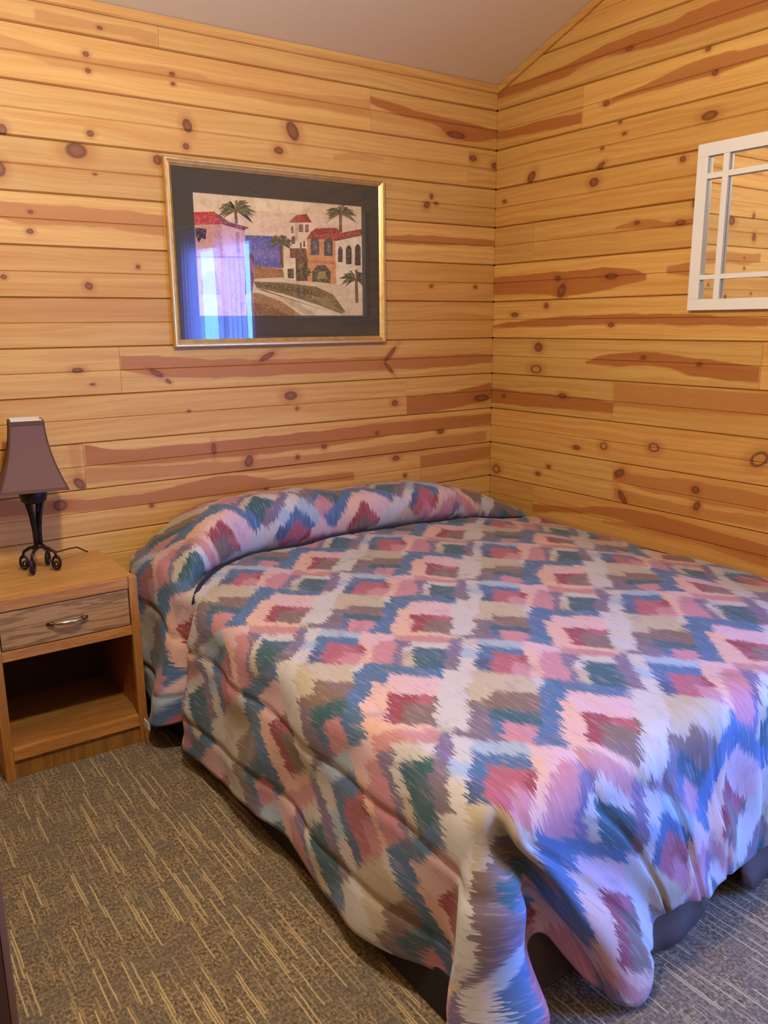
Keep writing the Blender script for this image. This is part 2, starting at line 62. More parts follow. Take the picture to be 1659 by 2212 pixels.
PRINT = [((226, 200, 158), [(-1.5798, 1.9757), (-0.7953, 1.973), (-0.8017, 1.5079), (-1.5792, 1.5097)]), ((232, 200, 166), [(-1.5783, 1.9055), (-0.796, 1.9326), (-0.7962, 1.8292), (-1.3643, 1.8197), (-1.5812, 1.8145)]), ((238, 212, 170), [(-1.3178, 1.9778), (-1.0485, 1.9691), (-1.1199, 1.924), (-1.3075, 1.9232)]), ((98, 100, 168), [(-1.3691, 1.8262), (-1.2393, 1.8281), (-1.1894, 1.8111), (-1.1938, 1.7008), (-1.3375, 1.7069), (-1.3752, 1.7058)]), ((118, 112, 172), [(-1.372, 1.769), (-1.1908, 1.7764), (-1.1922, 1.7416), (-1.3739, 1.7324)]), ((86, 92, 150), [(-1.3691, 1.8262), (-1.2393, 1.8281), (-1.2197, 1.8154), (-1.3698, 1.8111)]), ((166, 115, 72), [(-1.3697, 1.7127), (-1.2914, 1.7066), (-1.1974, 1.6978), (-1.1918, 1.6657), (-1.3399, 1.6566), (-1.3726, 1.6559)]), ((222, 196, 156), [(-1.5795, 1.6514), (-1.3334, 1.6568), (-1.1293, 1.6672), (-0.799, 1.6685), (-0.8017, 1.5079), (-1.5792, 1.5097)]), ((206, 150, 128), [(-1.5826, 1.8573), (-1.4627, 1.8652), (-1.4577, 1.7323), (-1.5807, 1.7279)]), ((216, 168, 166), [(-1.4629, 1.8614), (-1.3628, 1.8477), (-1.3685, 1.7354), (-1.464, 1.732)]), ((226, 188, 168), [(-1.5786, 1.7324), (-1.3683, 1.7399), (-1.3768, 1.5092), (-1.5792, 1.5097)]), ((214, 170, 160), [(-1.4514, 1.7325), (-1.3685, 1.7371), (-1.3799, 1.5121), (-1.4573, 1.5122)]), ((192, 58, 60), [(-1.5817, 1.9), (-1.491, 1.908), (-1.4554, 1.8624), (-1.5817, 1.8531)]), ((132, 70, 78), [(-1.4911, 1.9058), (-1.425, 1.8707), (-1.3444, 1.8565), (-1.3681, 1.844), (-1.4555, 1.8602)]), ((60, 50, 70), [(-1.5752, 1.8427), (-1.5284, 1.8415), (-1.5351, 1.8016), (-1.5518, 1.804), (-1.5649, 1.7883), (-1.5755, 1.8094)]), ((168, 118, 112), [(-1.5801, 1.7367), (-1.3681, 1.7444), (-1.3685, 1.7371), (-1.5806, 1.7296)]), ((196, 146, 138), [(-1.5681, 1.5907), (-1.5602, 1.649), (-1.5363, 1.68), (-1.504, 1.6847), (-1.486, 1.6534), (-1.4845, 1.5917)]), ((176, 128, 120), [(-1.4049, 1.8343), (-1.3889, 1.8379), (-1.3899, 1.7571), (-1.4059, 1.7565)]), ((112, 62, 60), [(-1.3676, 1.7534), (-1.3349, 1.7604), (-1.3282, 1.7368), (-1.338, 1.6967), (-1.3321, 1.6568), (-1.3428, 1.5991), (-1.3758, 1.5929)]), ((140, 80, 70), [(-1.3624, 1.73), (-1.3365, 1.728), (-1.3383, 1.691), (-1.3646, 1.6845)]), ((126, 106, 62), [(-1.3339, 1.6453), (-1.1995, 1.645), (-1.0378, 1.6301), (-0.9506, 1.5978), (-0.8904, 1.525), (-0.9074, 1.5144), (-1.0257, 1.5531), (-1.2014, 1.5991), (-1.3219, 1.6213)]), ((104, 88, 50), [(-1.321, 1.6398), (-1.1998, 1.6374), (-1.0743, 1.6175), (-1.0245, 1.5909), (-1.201, 1.6097), (-1.3083, 1.6285)]), ((152, 130, 72), [(-1.075, 1.5964), (-0.9734, 1.5792), (-0.9147, 1.5269), (-1.0037, 1.5514)]), ((162, 120, 72), [(-1.3654, 1.6045), (-1.3097, 1.5995), (-1.2028, 1.5653), (-1.1137, 1.5086), (-1.3735, 1.5092)]), ((138, 98, 60), [(-1.3642, 1.5642), (-1.2716, 1.5531), (-1.1703, 1.5087), (-1.3702, 1.5092)]), ((228, 204, 168), [(-1.3351, 1.6211), (-1.2957, 1.6142), (-1.2023, 1.5772), (-1.1066, 1.5098), (-0.9152, 1.5094), (-1.0403, 1.5512), (-1.2015, 1.5961)]), ((200, 175, 135), [(-1.2291, 1.5917), (-1.133, 1.5658), (-1.0415, 1.5115), (-1.0922, 1.5116), (-1.1685, 1.5536)]), ((216, 152, 96), [(-1.0814, 1.8266), (-0.9357, 1.8288), (-0.9367, 1.6428), (-1.0874, 1.6514)]), ((196, 128, 78), [(-1.083, 1.7395), (-0.9379, 1.7414), (-0.9383, 1.7263), (-1.0834, 1.7277)]), ((172, 64, 54), [(-1.1039, 1.8255), (-1.0303, 1.8713), (-0.9286, 1.8781), (-0.9024, 1.8592), (-0.9446, 1.8283)]), ((146, 52, 46), [(-1.0306, 1.8625), (-0.9347, 1.8706), (-0.918, 1.8596), (-1.0527, 1.8409)]), ((88, 78, 80), [(-1.0161, 1.8202), (-1.0196, 1.8294), (-1.0294, 1.835), (-1.042, 1.8351), (-1.0531, 1.8296), (-1.0591, 1.8183), (-1.061, 1.7604), (-1.0179, 1.762)]), ((120, 110, 120), [(-1.0436, 1.8131), (-1.0293, 1.8137), (-1.0304, 1.7782), (-1.0447, 1.7776)]), ((88, 78, 80), [(-0.9485, 1.8198), (-0.9521, 1.8291), (-0.9621, 1.8347), (-0.975, 1.8348), (-0.9863, 1.8293), (-0.9924, 1.8178), (-0.994, 1.7593), (-0.95, 1.7609)]), ((120, 110, 120), [(-0.9765, 1.8126), (-0.9619, 1.8132), (-0.9628, 1.7773), (-0.9775, 1.7767)]), ((92, 76, 58), [(-1.0566, 1.652), (-1.0546, 1.6928), (-1.0278, 1.7199), (-0.9915, 1.7222), (-0.9614, 1.6953), (-0.9656, 1.6466)]), ((150, 140, 80), [(-1.0368, 1.6633), (-1.0214, 1.6937), (-0.9886, 1.6946), (-0.9821, 1.6645)]), ((232, 208, 172), [(-1.1556, 1.8886), (-1.0538, 1.8946), (-1.058, 1.8523), (-1.0802, 1.822), (-1.1134, 1.8146), (-1.1265, 1.7439), (-1.1612, 1.7427)]), ((205, 170, 135), [(-1.1315, 1.8889), (-1.1177, 1.8897), (-1.1204, 1.8142), (-1.1343, 1.8136)]), ((168, 70, 60), [(-1.1612, 1.886), (-1.127, 1.9167), (-1.0746, 1.9258), (-1.0496, 1.8925)]), ((140, 56, 50), [(-1.0992, 1.9196), (-1.0746, 1.924), (-1.0509, 1.8947), (-1.0792, 1.8931)]), ((140, 96, 84), [(-1.1145, 1.8812), (-1.0936, 1.8824), (-1.0946, 1.8516), (-1.1156, 1.8505)]), ((140, 96, 84), [(-1.083, 1.883), (-1.0654, 1.884), (-1.0664, 1.853), (-1.0841, 1.8521)]), ((120, 80, 70), [(-1.1509, 1.8676), (-1.1409, 1.8768), (-1.1407, 1.8451), (-1.1518, 1.8446)]), ((110, 70, 60), [(-1.151, 1.8302), (-1.1336, 1.8339), (-1.1348, 1.802), (-1.1521, 1.8012)]), ((238, 214, 178), [(-1.1167, 1.8202), (-1.0759, 1.8222), (-1.0773, 1.781), (-1.1182, 1.7793)]), ((96, 66, 58), [(-1.1115, 1.8088), (-1.1031, 1.8092), (-1.1039, 1.7858), (-1.1124, 1.7854)]), ((96, 66, 58), [(-1.0945, 1.8154), (-1.086, 1.8158), (-1.0868, 1.7924), (-1.0953, 1.792)]), ((124, 80, 58), [(-1.1597, 1.7835), (-1.0828, 1.7867), (-1.0771, 1.7456), (-1.1611, 1.7456)]), ((236, 216, 182), [(-0.9343, 1.8276), (-0.7974, 1.8524), (-0.8001, 1.6059), (-0.8364, 1.6148), (-0.9359, 1.6459)]), ((166, 58, 54), [(-0.9519, 1.828), (-0.9277, 1.8531), (-0.7969, 1.8804), (-0.7974, 1.8524), (-0.9337, 1.8229)]), ((140, 48, 46), [(-0.9332, 1.8397), (-0.7971, 1.8658), (-0.7974, 1.8524), (-0.9336, 1.8253)]), ((80, 64, 60), [(-0.924, 1.7358), (-0.9227, 1.7873), (-0.9165, 1.799), (-0.9104, 1.8029), (-0.9045, 1.7995), (-0.8988, 1.7883), (-0.9, 1.7366)]), ((80, 64, 60), [(-0.8836, 1.728), (-0.8822, 1.7932), (-0.8744, 1.805), (-0.8668, 1.809), (-0.8593, 1.8057), (-0.8519, 1.7944), (-0.8533, 1.7289)]), ((80, 64, 60), [(-0.8366, 1.7245), (-0.8351, 1.8), (-0.8272, 1.8119), (-0.8195, 1.816), (-0.8119, 1.8126), (-0.8044, 1.8013), (-0.8057, 1.7255)]), ((236, 216, 178), [(-1.2005, 1.7053), (-1.1751, 1.7393), (-1.137, 1.7423), (-1.1367, 1.6552), (-1.1866, 1.6588)]), ((92, 72, 56), [(-1.1753, 1.7001), (-1.1454, 1.7033), (-1.1448, 1.6621), (-1.1754, 1.6632)]), ((104, 76, 56), [(-1.1347, 1.7465), (-1.0756, 1.7486), (-1.0788, 1.6534), (-1.1354, 1.6522)]), ((150, 110, 70), [(-1.1273, 1.7204), (-1.0919, 1.7274), (-1.0998, 1.7035), (-1.1212, 1.697)]), ((112, 84, 60), [(-1.4068, 1.9167), (-1.3942, 1.9175), (-1.3936, 1.8681), (-1.4063, 1.8674)]), ((70, 74, 56), [(-1.4005, 1.9171), (-1.3575, 1.9138), (-1.3247, 1.8718), (-1.3672, 1.8983)]), ((120, 112, 70), [(-1.4005, 1.9171), (-1.3604, 1.9234), (-1.3257, 1.8957), (-1.3654, 1.9082)]), ((92, 86, 64), [(-1.4005, 1.9171), (-1.3573, 1.9275), (-1.3171, 1.9026), (-1.36, 1.9124)]), ((70, 74, 56), [(-1.4005, 1.9171), (-1.3539, 1.9348), (-1.3066, 1.9154), (-1.3528, 1.92)]), ((120, 112, 70), [(-1.4005, 1.9171), (-1.3661, 1.9345), (-1.3296, 1.9202), (-1.3636, 1.9198)]), ((92, 86, 64), [(-1.4005, 1.9171), (-1.3683, 1.9443), (-1.3291, 1.9374), (-1.3607, 1.9299)]), ((70, 74, 56), [(-1.4005, 1.9171), (-1.379, 1.9443), (-1.3483, 1.9407), (-1.3691, 1.9302)]), ((120, 112, 70), [(-1.4005, 1.9171), (-1.3771, 1.9526), (-1.3432, 1.9524), (-1.3657, 1.9386)]), ((92, 86, 64), [(-1.4005, 1.9171), (-1.3826, 1.9568), (-1.3531, 1.9594), (-1.3699, 1.9429)]), ((70, 74, 56), [(-1.4005, 1.9171), (-1.4016, 1.9495), (-1.3893, 1.9511), (-1.3873, 1.9357)]), ((120, 112, 70), [(-1.4005, 1.9171), (-1.402, 1.9546), (-1.3902, 1.958), (-1.3876, 1.9409)]), ((92, 86, 64), [(-1.4005, 1.9171), (-1.4179, 1.9509), (-1.4227, 1.9515), (-1.4043, 1.9371)]), ((70, 74, 56), [(-1.4005, 1.9171), (-1.4205, 1.9505), (-1.4283, 1.9505), (-1.4073, 1.9368)]), ((120, 112, 70), [(-1.4005, 1.9171), (-1.4252, 1.9465), (-1.4386, 1.9437), (-1.4131, 1.9326)]), ((92, 86, 64), [(-1.4005, 1.9171), (-1.4354, 1.9432), (-1.4618, 1.9352), (-1.4262, 1.9292)]), ((70, 74, 56), [(-1.4005, 1.9171), (-1.4359, 1.9381), (-1.4647, 1.9265), (-1.4287, 1.9239)]), ((120, 112, 70), [(-1.4005, 1.9171), (-1.4412, 1.9342), (-1.4781, 1.9171), (-1.4368, 1.9198)]), ((92, 86, 64), [(-1.4005, 1.9171), (-1.4361, 1.9278), (-1.4711, 1.9071), (-1.435, 1.9132)]), ((70, 74, 56), [(-1.4005, 1.9171), (-1.4411, 1.9201), (-1.486, 1.8879), (-1.4448, 1.9052)]), ((120, 112, 70), [(-1.4005, 1.9171), (-1.4332, 1.9169), (-1.4726, 1.8837), (-1.4394, 1.9018)]), ((92, 86, 64), [(-1.4005, 1.9171), (-1.4342, 1.9082), (-1.4786, 1.8616), (-1.4441, 1.8929)]), ((112, 84, 60), [(-0.9139, 1.936), (-0.8991, 1.9369), (-0.9008, 1.8622), (-0.9157, 1.8615)]), ((70, 74, 56), [(-0.9065, 1.9364), (-0.8617, 1.9391), (-0.8251, 1.905), (-0.8701, 1.9224)]), ((120, 112, 70), [(-0.9065, 1.9364), (-0.8714, 1.942), (-0.8433, 1.9162), (-0.8783, 1.9254)]), ((92, 86, 64), [(-0.9065, 1.9364), (-0.864, 1.9515), (-0.8208, 1.9318), (-0.8635, 1.9354)]), ((70, 74, 56), [(-0.9065, 1.9364), (-0.873, 1.9551), (-0.8349, 1.9421), (-0.8684, 1.9394)]), ((120, 112, 70), [(-0.9065, 1.9364), (-0.8752, 1.9614), (-0.8353, 1.9532), (-0.8665, 1.9459)]), ((92, 86, 64), [(-0.9065, 1.9364), (-0.8877, 1.9625), (-0.8568, 1.9583), (-0.8753, 1.9472)]), ((70, 74, 56), [(-0.9065, 1.9364), (-0.8938, 1.9667), (-0.8664, 1.9656), (-0.8788, 1.9517)]), ((120, 112, 70), [(-0.9065, 1.9364), (-0.9043, 1.9737), (-0.8855, 1.9762), (-0.8873, 1.9588)]), ((92, 86, 64), [(-0.9065, 1.9364), (-0.9181, 1.9694), (-0.9128, 1.9703), (-0.9008, 1.9546)]), ((70, 74, 56), [(-0.9065, 1.9364), (-0.9234, 1.9661), (-0.9239, 1.9652), (-0.9066, 1.9513)]), ((120, 112, 70), [(-0.9065, 1.9364), (-0.9278, 1.9626), (-0.9338, 1.9596), (-0.9122, 1.9477)]), ((92, 86, 64), [(-0.9065, 1.9364), (-0.9381, 1.96), (-0.9579, 1.9524), (-0.9261, 1.9448)]), ((70, 74, 56), [(-0.9065, 1.9364), (-0.9483, 1.9579), (-0.9817, 1.9448), (-0.9398, 1.9426)]), ((120, 112, 70), [(-0.9065, 1.9364), (-0.9469, 1.9502), (-0.9835, 1.931), (-0.9431, 1.9345)]), ((92, 86, 64), [(-0.9065, 1.9364), (-0.9394, 1.9453), (-0.9722, 1.9241), (-0.9392, 1.9294)]), ((70, 74, 56), [(-0.9065, 1.9364), (-0.9375, 1.94), (-0.9733, 1.9126), (-0.9422, 1.9238)]), ((120, 112, 70), [(-0.9065, 1.9364), (-0.9408, 1.9318), (-0.9848, 1.8909), (-0.9504, 1.9153)]), ((112, 84, 60), [(-1.2099, 1.8072), (-1.1963, 1.8079), (-1.1937, 1.7037), (-1.2074, 1.7033)]), ((70, 74, 56), [(-1.2031, 1.8075), (-1.1741, 1.8087), (-1.1553, 1.7801), (-1.184, 1.7926)]), ((120, 112, 70), [(-1.2031, 1.8075), (-1.1716, 1.8141), (-1.1454, 1.791), (-1.1767, 1.7983)]), ((92, 86, 64), [(-1.2031, 1.8075), (-1.1785, 1.8195), (-1.1534, 1.8047), (-1.1778, 1.804)]), ((70, 74, 56), [(-1.2031, 1.8075), (-1.1733, 1.8243), (-1.14, 1.8108), (-1.1696, 1.8089)]), ((120, 112, 70), [(-1.2031, 1.8075), (-1.1854, 1.8274), (-1.1591, 1.8201), (-1.1765, 1.8123)]), ((92, 86, 64), [(-1.2031, 1.8075), (-1.1953, 1.8331), (-1.1742, 1.8308), (-1.1816, 1.8183)]), ((70, 74, 56), [(-1.2031, 1.8075), (-1.2032, 1.8345), (-1.1886, 1.8336), (-1.188, 1.8197)]), ((120, 112, 70), [(-1.2031, 1.8075), (-1.2109, 1.8324), (-1.2036, 1.8309), (-1.1953, 1.8177)]), ((92, 86, 64), [(-1.2031, 1.8075), (-1.2201, 1.8356), (-1.223, 1.8341), (-1.2054, 1.8209)]), ((70, 74, 56), [(-1.2031, 1.8075), (-1.2266, 1.8321), (-1.238, 1.8275), (-1.214, 1.8173)]), ((120, 112, 70), [(-1.2031, 1.8075), (-1.2271, 1.8248), (-1.2426, 1.8159), (-1.2183, 1.8098)]), ((92, 86, 64), [(-1.2031, 1.8075), (-1.2333, 1.8216), (-1.2596, 1.8069), (-1.2291, 1.8064)]), ((70, 74, 56), [(-1.2031, 1.8075), (-1.2277, 1.8173), (-1.2517, 1.8007), (-1.2268, 1.8019)]), ((120, 112, 70), [(-1.2031, 1.8075), (-1.2276, 1.8108), (-1.2582, 1.7854), (-1.2333, 1.7951)]), ((92, 86, 64), [(-1.2031, 1.8075), (-1.2256, 1.8056), (-1.2583, 1.773), (-1.2353, 1.7897)]), ((112, 84, 60), [(-0.8393, 1.6645), (-0.8238, 1.6649), (-0.8218, 1.5648), (-0.8373, 1.5647)]), ((52, 54, 40), [(-0.8316, 1.6647), (-0.7952, 1.6642), (-0.7696, 1.6299), (-0.806, 1.6471)]), ((110, 104, 62), [(-0.8316, 1.6647), (-0.7918, 1.6708), (-0.7571, 1.6431), (-0.797, 1.6539)]), ((78, 74, 50), [(-0.8316, 1.6647), (-0.7889, 1.6764), (-0.7469, 1.6527), (-0.7898, 1.6595)]), ((52, 54, 40), [(-0.8316, 1.6647), (-0.7918, 1.6894), (-0.7441, 1.6766), (-0.784, 1.6728)]), ((110, 104, 62), [(-0.8316, 1.6647), (-0.8074, 1.6915), (-0.7713, 1.6846), (-0.7954, 1.6749)]), ((78, 74, 50), [(-0.8316, 1.6647), (-0.816, 1.6956), (-0.7856, 1.6926), (-0.8009, 1.6792)]), ((52, 54, 40), [(-0.8316, 1.6647), (-0.826, 1.6963), (-0.8038, 1.6952), (-0.809, 1.6799)]), ((110, 104, 62), [(-0.8316, 1.6647), (-0.8372, 1.7052), (-0.8251, 1.7078), (-0.819, 1.689)]), ((78, 74, 50), [(-0.8316, 1.6647), (-0.8565, 1.7017), (-0.865, 1.7015), (-0.8397, 1.6855)]), ((52, 54, 40), [(-0.8316, 1.6647), (-0.8621, 1.6928), (-0.8788, 1.6877), (-0.8481, 1.6765)]), ((110, 104, 62), [(-0.8316, 1.6647), (-0.8712, 1.6922), (-0.8995, 1.6837), (-0.8598, 1.6759)]), ((78, 74, 50), [(-0.8316, 1.6647), (-0.8797, 1.6841), (-0.9225, 1.6659), (-0.8745, 1.6676)]), ((52, 54, 40), [(-0.8316, 1.6647), (-0.8683, 1.6745), (-0.9057, 1.6515), (-0.869, 1.6578)]), ((110, 104, 62), [(-0.8316, 1.6647), (-0.8729, 1.6685), (-0.9194, 1.6357), (-0.8781, 1.6517)]), ((78, 74, 50), [(-0.8316, 1.6647), (-0.8596, 1.6635), (-0.8976, 1.6288), (-0.8695, 1.6466)]), ((90, 90, 50), [(-1.1002, 1.6916), (-1.0779, 1.6954), (-1.0649, 1.6737), (-1.087, 1.6791)]), ((60, 60, 40), [(-1.1002, 1.6916), (-1.0782, 1.7023), (-1.0563, 1.6872), (-1.0781, 1.6862)]), ((120, 100, 60), [(-1.1002, 1.6916), (-1.0856, 1.7085), (-1.0628, 1.7), (-1.0771, 1.6927)]), ((90, 90, 50), [(-1.1002, 1.6916), (-1.0954, 1.7103), (-1.0776, 1.705), (-1.0821, 1.6946)]), ((60, 60, 40), [(-1.1002, 1.6916), (-1.1097, 1.7127), (-1.1031, 1.7096), (-1.0933, 1.6972)]), ((120, 100, 60), [(-1.1002, 1.6916), (-1.116, 1.7085), (-1.1188, 1.7025), (-1.1027, 1.6929)]), ((90, 90, 50), [(-1.1002, 1.6916), (-1.119, 1.7054), (-1.1303, 1.6959), (-1.1113, 1.6897)]), ((60, 60, 40), [(-1.1002, 1.6916), (-1.1192, 1.7001), (-1.1393, 1.684), (-1.1202, 1.6841)]), ((120, 100, 60), [(-1.1002, 1.6916), (-1.1119, 1.6959), (-1.1317, 1.6765), (-1.1198, 1.6797)])]


for _st in (STREAKS_A, STREAKS_B):
    for _w, _p in _st:
        if _p[-1][0] > -.03:                      # these run into the corner of the room
            _p[-1] = (.012, _p[-1][1], _p[-1][2])

# ------------------------------------------------------------------ helpers
def lin(c):
    return tuple(((v / 255) / 12.92 if v / 255 <= .04045 else ((v / 255 + .055) / 1.055) ** 2.4) for v in c)

class NT:
    """small wrapper that builds node trees"""
    def __init__(self, tree):
        self.t = tree
        self.N = tree.nodes
        self.L = tree.links
    def n(self, typ, **kw):
        nd = self.N.new(typ)
        for k, v in kw.items():
            setattr(nd, k, v)
        return nd
    def put(self, sock, v):
        if isinstance(v, bpy.types.NodeSocket):
            self.L.new(v, sock)
        elif v is not None:
            if sock.type == 'RGBA' and len(v) == 3:
                v = (*v, 1)
            sock.default_value = v
    def m(self, op, a, b=None, c=None, clamp=False):
        nd = self.n('ShaderNodeMath', operation=op)
        nd.use_clamp = clamp
        for i, v in enumerate((a, b, c)):
            if v is not None:
                self.put(nd.inputs[i], v)
        return nd.outputs[0]
    def mix(self, fac, a, b, blend='MIX'):
        nd = self.n('ShaderNodeMix', data_type='RGBA', blend_type=blend)
        self.put(nd.inputs[0], fac)
        self.put(nd.inputs[6], a)
        self.put(nd.inputs[7], b)
        return nd.outputs[2]
    def comb(self, x, y, z):
        nd = self.n('ShaderNodeCombineXYZ')
        for i, v in enumerate((x, y, z)):
            self.put(nd.inputs[i], v)
        return nd.outputs[0]
    def sep(self, v):
        nd = self.n('ShaderNodeSeparateXYZ')
        self.put(nd.inputs[0], v)
        return nd.outputs
    def noise(self, vec, scale=1.0, detail=2.0, rough=.5, dist=0.0):
        nd = self.n('ShaderNodeTexNoise')
        self.put(nd.inputs['Vector'], vec)
        nd.inputs['Scale'].default_value = scale
        nd.inputs['Detail'].default_value = detail
        nd.inputs['Roughness'].default_value = rough
        nd.inputs['Distortion'].default_value = dist
        return nd.outputs[0]
    def white(self, vec):
        nd = self.n('ShaderNodeTexWhiteNoise', noise_dimensions='3D')
        self.put(nd.inputs['Vector'], vec)
        return nd.outputs[0]
    def step(self, v, a, b, lo=0.0, hi=1.0):
        nd = self.n('ShaderNodeMapRange', interpolation_type='SMOOTHSTEP')
        for i, x in enumerate((v, a, b, lo, hi)):
            self.put(nd.inputs[i], x)
        return nd.outputs[0]
    def curve(self, v, pts):
        nd = self.n('ShaderNodeFloatCurve')
        cv = nd.mapping.curves[0]
        cv.points[0].location = pts[0]
        cv.points[1].location = pts[-1]
        for p in pts[1:-1]:
            cv.points.new(*p)
        for p in cv.points:
            p.handle_type = 'AUTO_CLAMPED'
        nd.mapping.update()
        self.put(nd.inputs['Value'], v)
        return nd.outputs[0]
    def ramp(self, v, stops, interp='LINEAR'):
        nd = self.n('ShaderNodeValToRGB')
        cr = nd.color_ramp
        cr.interpolation = interp
        cr.elements[0].position = stops[0][0]; cr.elements[0].color = (*stops[0][1], 1)
        cr.elements[1].position = stops[-1][0]; cr.elements[1].color = (*stops[-1][1], 1)
        for p, c in stops[1:-1]:
            e = cr.elements.new(p)
            e.color = (*c, 1)
        self.put(nd.inputs[0], v)
        return nd.outputs[0]

def new_mat(name):
    mt = bpy.data.materials.new(name)
    mt.use_nodes = True
    nt = NT(mt.node_tree)
    b = mt.node_tree.nodes['Principled BSDF']
    return mt, nt, b

def pset(nt, b, color=None, rough=None, metal=None, spec=None, bump=None, strength=.2, dist=.002):
    if color is not None: nt.put(b.inputs['Base Color'], color)
    if rough is not None: nt.put(b.inputs['Roughness'], rough)
    if metal is not None: nt.put(b.inputs['Metallic'], metal)
    if spec is not None: b.inputs['Specular IOR Level'].default_value = spec
    if bump is not None:
        bp = nt.n('ShaderNodeBump')
        bp.inputs['Strength'].default_value = strength
        bp.inputs['Distance'].default_value = dist
        nt.put(bp.inputs['Height'], bump)
        nt.L.new(bp.outputs[0], b.inputs['Normal'])

def simple_mat(name, rgb, rough=.5, metal=0.0, spec=.5, vary=.12, scale=30.0, bump=0.0):
    mt, nt, b = new_mat(name)
    tc = nt.n('ShaderNodeTexCoord').outputs['Object']
    nz = nt.noise(tc, scale, 3)
    c = lin(rgb)
    col = nt.mix(nz, tuple(x * (1 - vary) for x in c), tuple(min(1, x * (1 + vary)) for x in c))
    pset(nt, b, col, rough, metal, spec, nz if bump else None, bump, .001)
    return mt

def link(name, me, mat=None, parent=None, smooth=False):
    o = bpy.data.objects.new(name, me)
    COL.objects.link(o)
    if mat is not None and not me.materials:
        me.materials.append(mat)
    if parent is not None:
        o.parent = parent
    if smooth:
        for p in me.polygons:
            p.use_smooth = True
    return o

def mesh_from(name, verts, faces):
    me = bpy.data.meshes.new(name)
    me.from_pydata([tuple(v) for v in verts], [], faces)
    me.update()
    return me

def bm_obj(name, bm, mat, parent=None, smooth=False):
    bmesh.ops.recalc_face_normals(bm, faces=bm.faces)
    me = bpy.data.meshes.new(name)
    bm.to_mesh(me)
    bm.free()
    return link(name, me, mat, parent, smooth)

def add_box(bm, lo, hi, bevel=0.0, seg=2):
    r = bmesh.ops.create_cube(bm, size=1)
    vs = r['verts']
    for v in vs:
        v.co = Vector([(lo[i] + hi[i]) / 2 + v.co[i] * (hi[i] - lo[i]) for i in range(3)])
    if bevel > 0:
        es = list({e for v in vs for e in v.link_edges})
        bmesh.ops.bevel(bm, geom=es, offset=bevel, segments=seg, profile=.7, affect='EDGES')

def box_obj(name, lo, hi, mat, parent=None, bevel=0.0):
    bm = bmesh.new()
    add_box(bm, lo, hi, bevel)
    return bm_obj(name, bm, mat, parent)

def add_tube(bm, pts, r, n=8, closed=False):
    pts = [Vector(p) for p in pts]
    rad = r if isinstance(r, (list, tuple)) else [r] * len(pts)
    rings = []
    prev = None
    N = len(pts)
    for i, p in enumerate(pts):
        if closed:
            t = (pts[(i + 1) % N] - pts[i - 1]).normalized()
        else:
            t = (pts[min(i + 1, N - 1)] - pts[max(i - 1, 0)]).normalized()
        if prev is None:
            a = Vector((0, 0, 1)) if abs(t.z) < .9 else Vector((1, 0, 0))
            x = t.cross(a).normalized()
        else:
            x = (prev - t * prev.dot(t)).normalized()
        prev = x
        y = t.cross(x)
        rings.append([bm.verts.new(p + (x * math.cos(2 * math.pi * k / n) + y * math.sin(2 * math.pi * k / n)) * rad[i]) for k in range(n)])
    rng = range(N) if closed else range(N - 1)
    for i in rng:
        A, B = rings[i], rings[(i + 1) % N]
        for k in range(n):
            bm.faces.new((A[k], A[(k + 1) % n], B[(k + 1) % n], B[k]))
    if not closed:
        bm.faces.new(rings[0]); bm.faces.new(rings[-1])

def add_lathe(bm, prof, c, n=24):
    rings = [[bm.verts.new((c[0] + r * math.cos(2 * math.pi * k / n), c[1] + r * math.sin(2 * math.pi * k / n), c[2] + z)) for k in range(n)] for r, z in prof]
    for A, B in zip(rings, rings[1:]):
        for k in range(n):
            bm.faces.new((A[k], A[(k + 1) % n], B[(k + 1) % n], B[k]))
    bm.faces.new(rings[0]); bm.faces.new(rings[-1])

def add_prism(bm, poly, axis, a, b):
    """poly in the two other axes (in order), extruded along axis from a to b"""
    def mk(p, h):
        q = list(p); q.insert(axis, h)
        return bm.verts.new(q)
    A = [mk(p, a) for p in poly]; B = [mk(p, b) for p in poly]
    n = len(poly)
    bm.faces.new(A); bm.faces.new(B)
    for i in range(n):
        bm.faces.new((A[i], A[(i + 1) % n], B[(i + 1) % n], B[i]))

def empty(name, loc):
    o = bpy.data.objects.new(name, None)
    COL.objects.link(o)
    o.location = loc
    o.empty_display_size = .1
    return o

def adopt(parent, *objs):
    """parent objects whose meshes are in world coordinates to an empty standing at its own base"""
    for o in objs:
        o.parent = parent
        o.matrix_parent_inverse = Matrix.Translation(parent.location).inverted()

def tag(o, label, cat, group=None, kind=None):
    o['label'] = label
    o['category'] = cat
    if group: o['group'] = group
    if kind: o['kind'] = kind
    return o

# ------------------------------------------------------------------ pine board material
def knot_group():
    g = bpy.data.node_groups.new('knot_distance', 'ShaderNodeTree')
    for nm in ('along', 'across', 'a0', 'z0', 'irx', 'irz', 'cs', 'sn'):
        g.interface.new_socket(nm, in_out='INPUT', socket_type='NodeSocketFloat')
    g.interface.new_socket('dist', in_out='OUTPUT', socket_type='NodeSocketFloat')
    nt = NT(g)
    i = nt.n('NodeGroupInput').outputs
    o = nt.n('NodeGroupOutput')
    da = nt.m('SUBTRACT', i[0], i[2]); dz = nt.m('SUBTRACT', i[1], i[3])
    x = nt.m('MULTIPLY', nt.m('ADD', nt.m('MULTIPLY', da, i[6]), nt.m('MULTIPLY', dz, i[7])), i[4])
    y = nt.m('MULTIPLY', nt.m('SUBTRACT', nt.m('MULTIPLY', dz, i[6]), nt.m('MULTIPLY', da, i[7])), i[5])
    d = nt.m('SQRT', nt.m('ADD', nt.m('MULTIPLY', x, x), nt.m('MULTIPLY', y, y)))
    nt.L.new(d, o.inputs[0])
    return g
KNOT = knot_group()

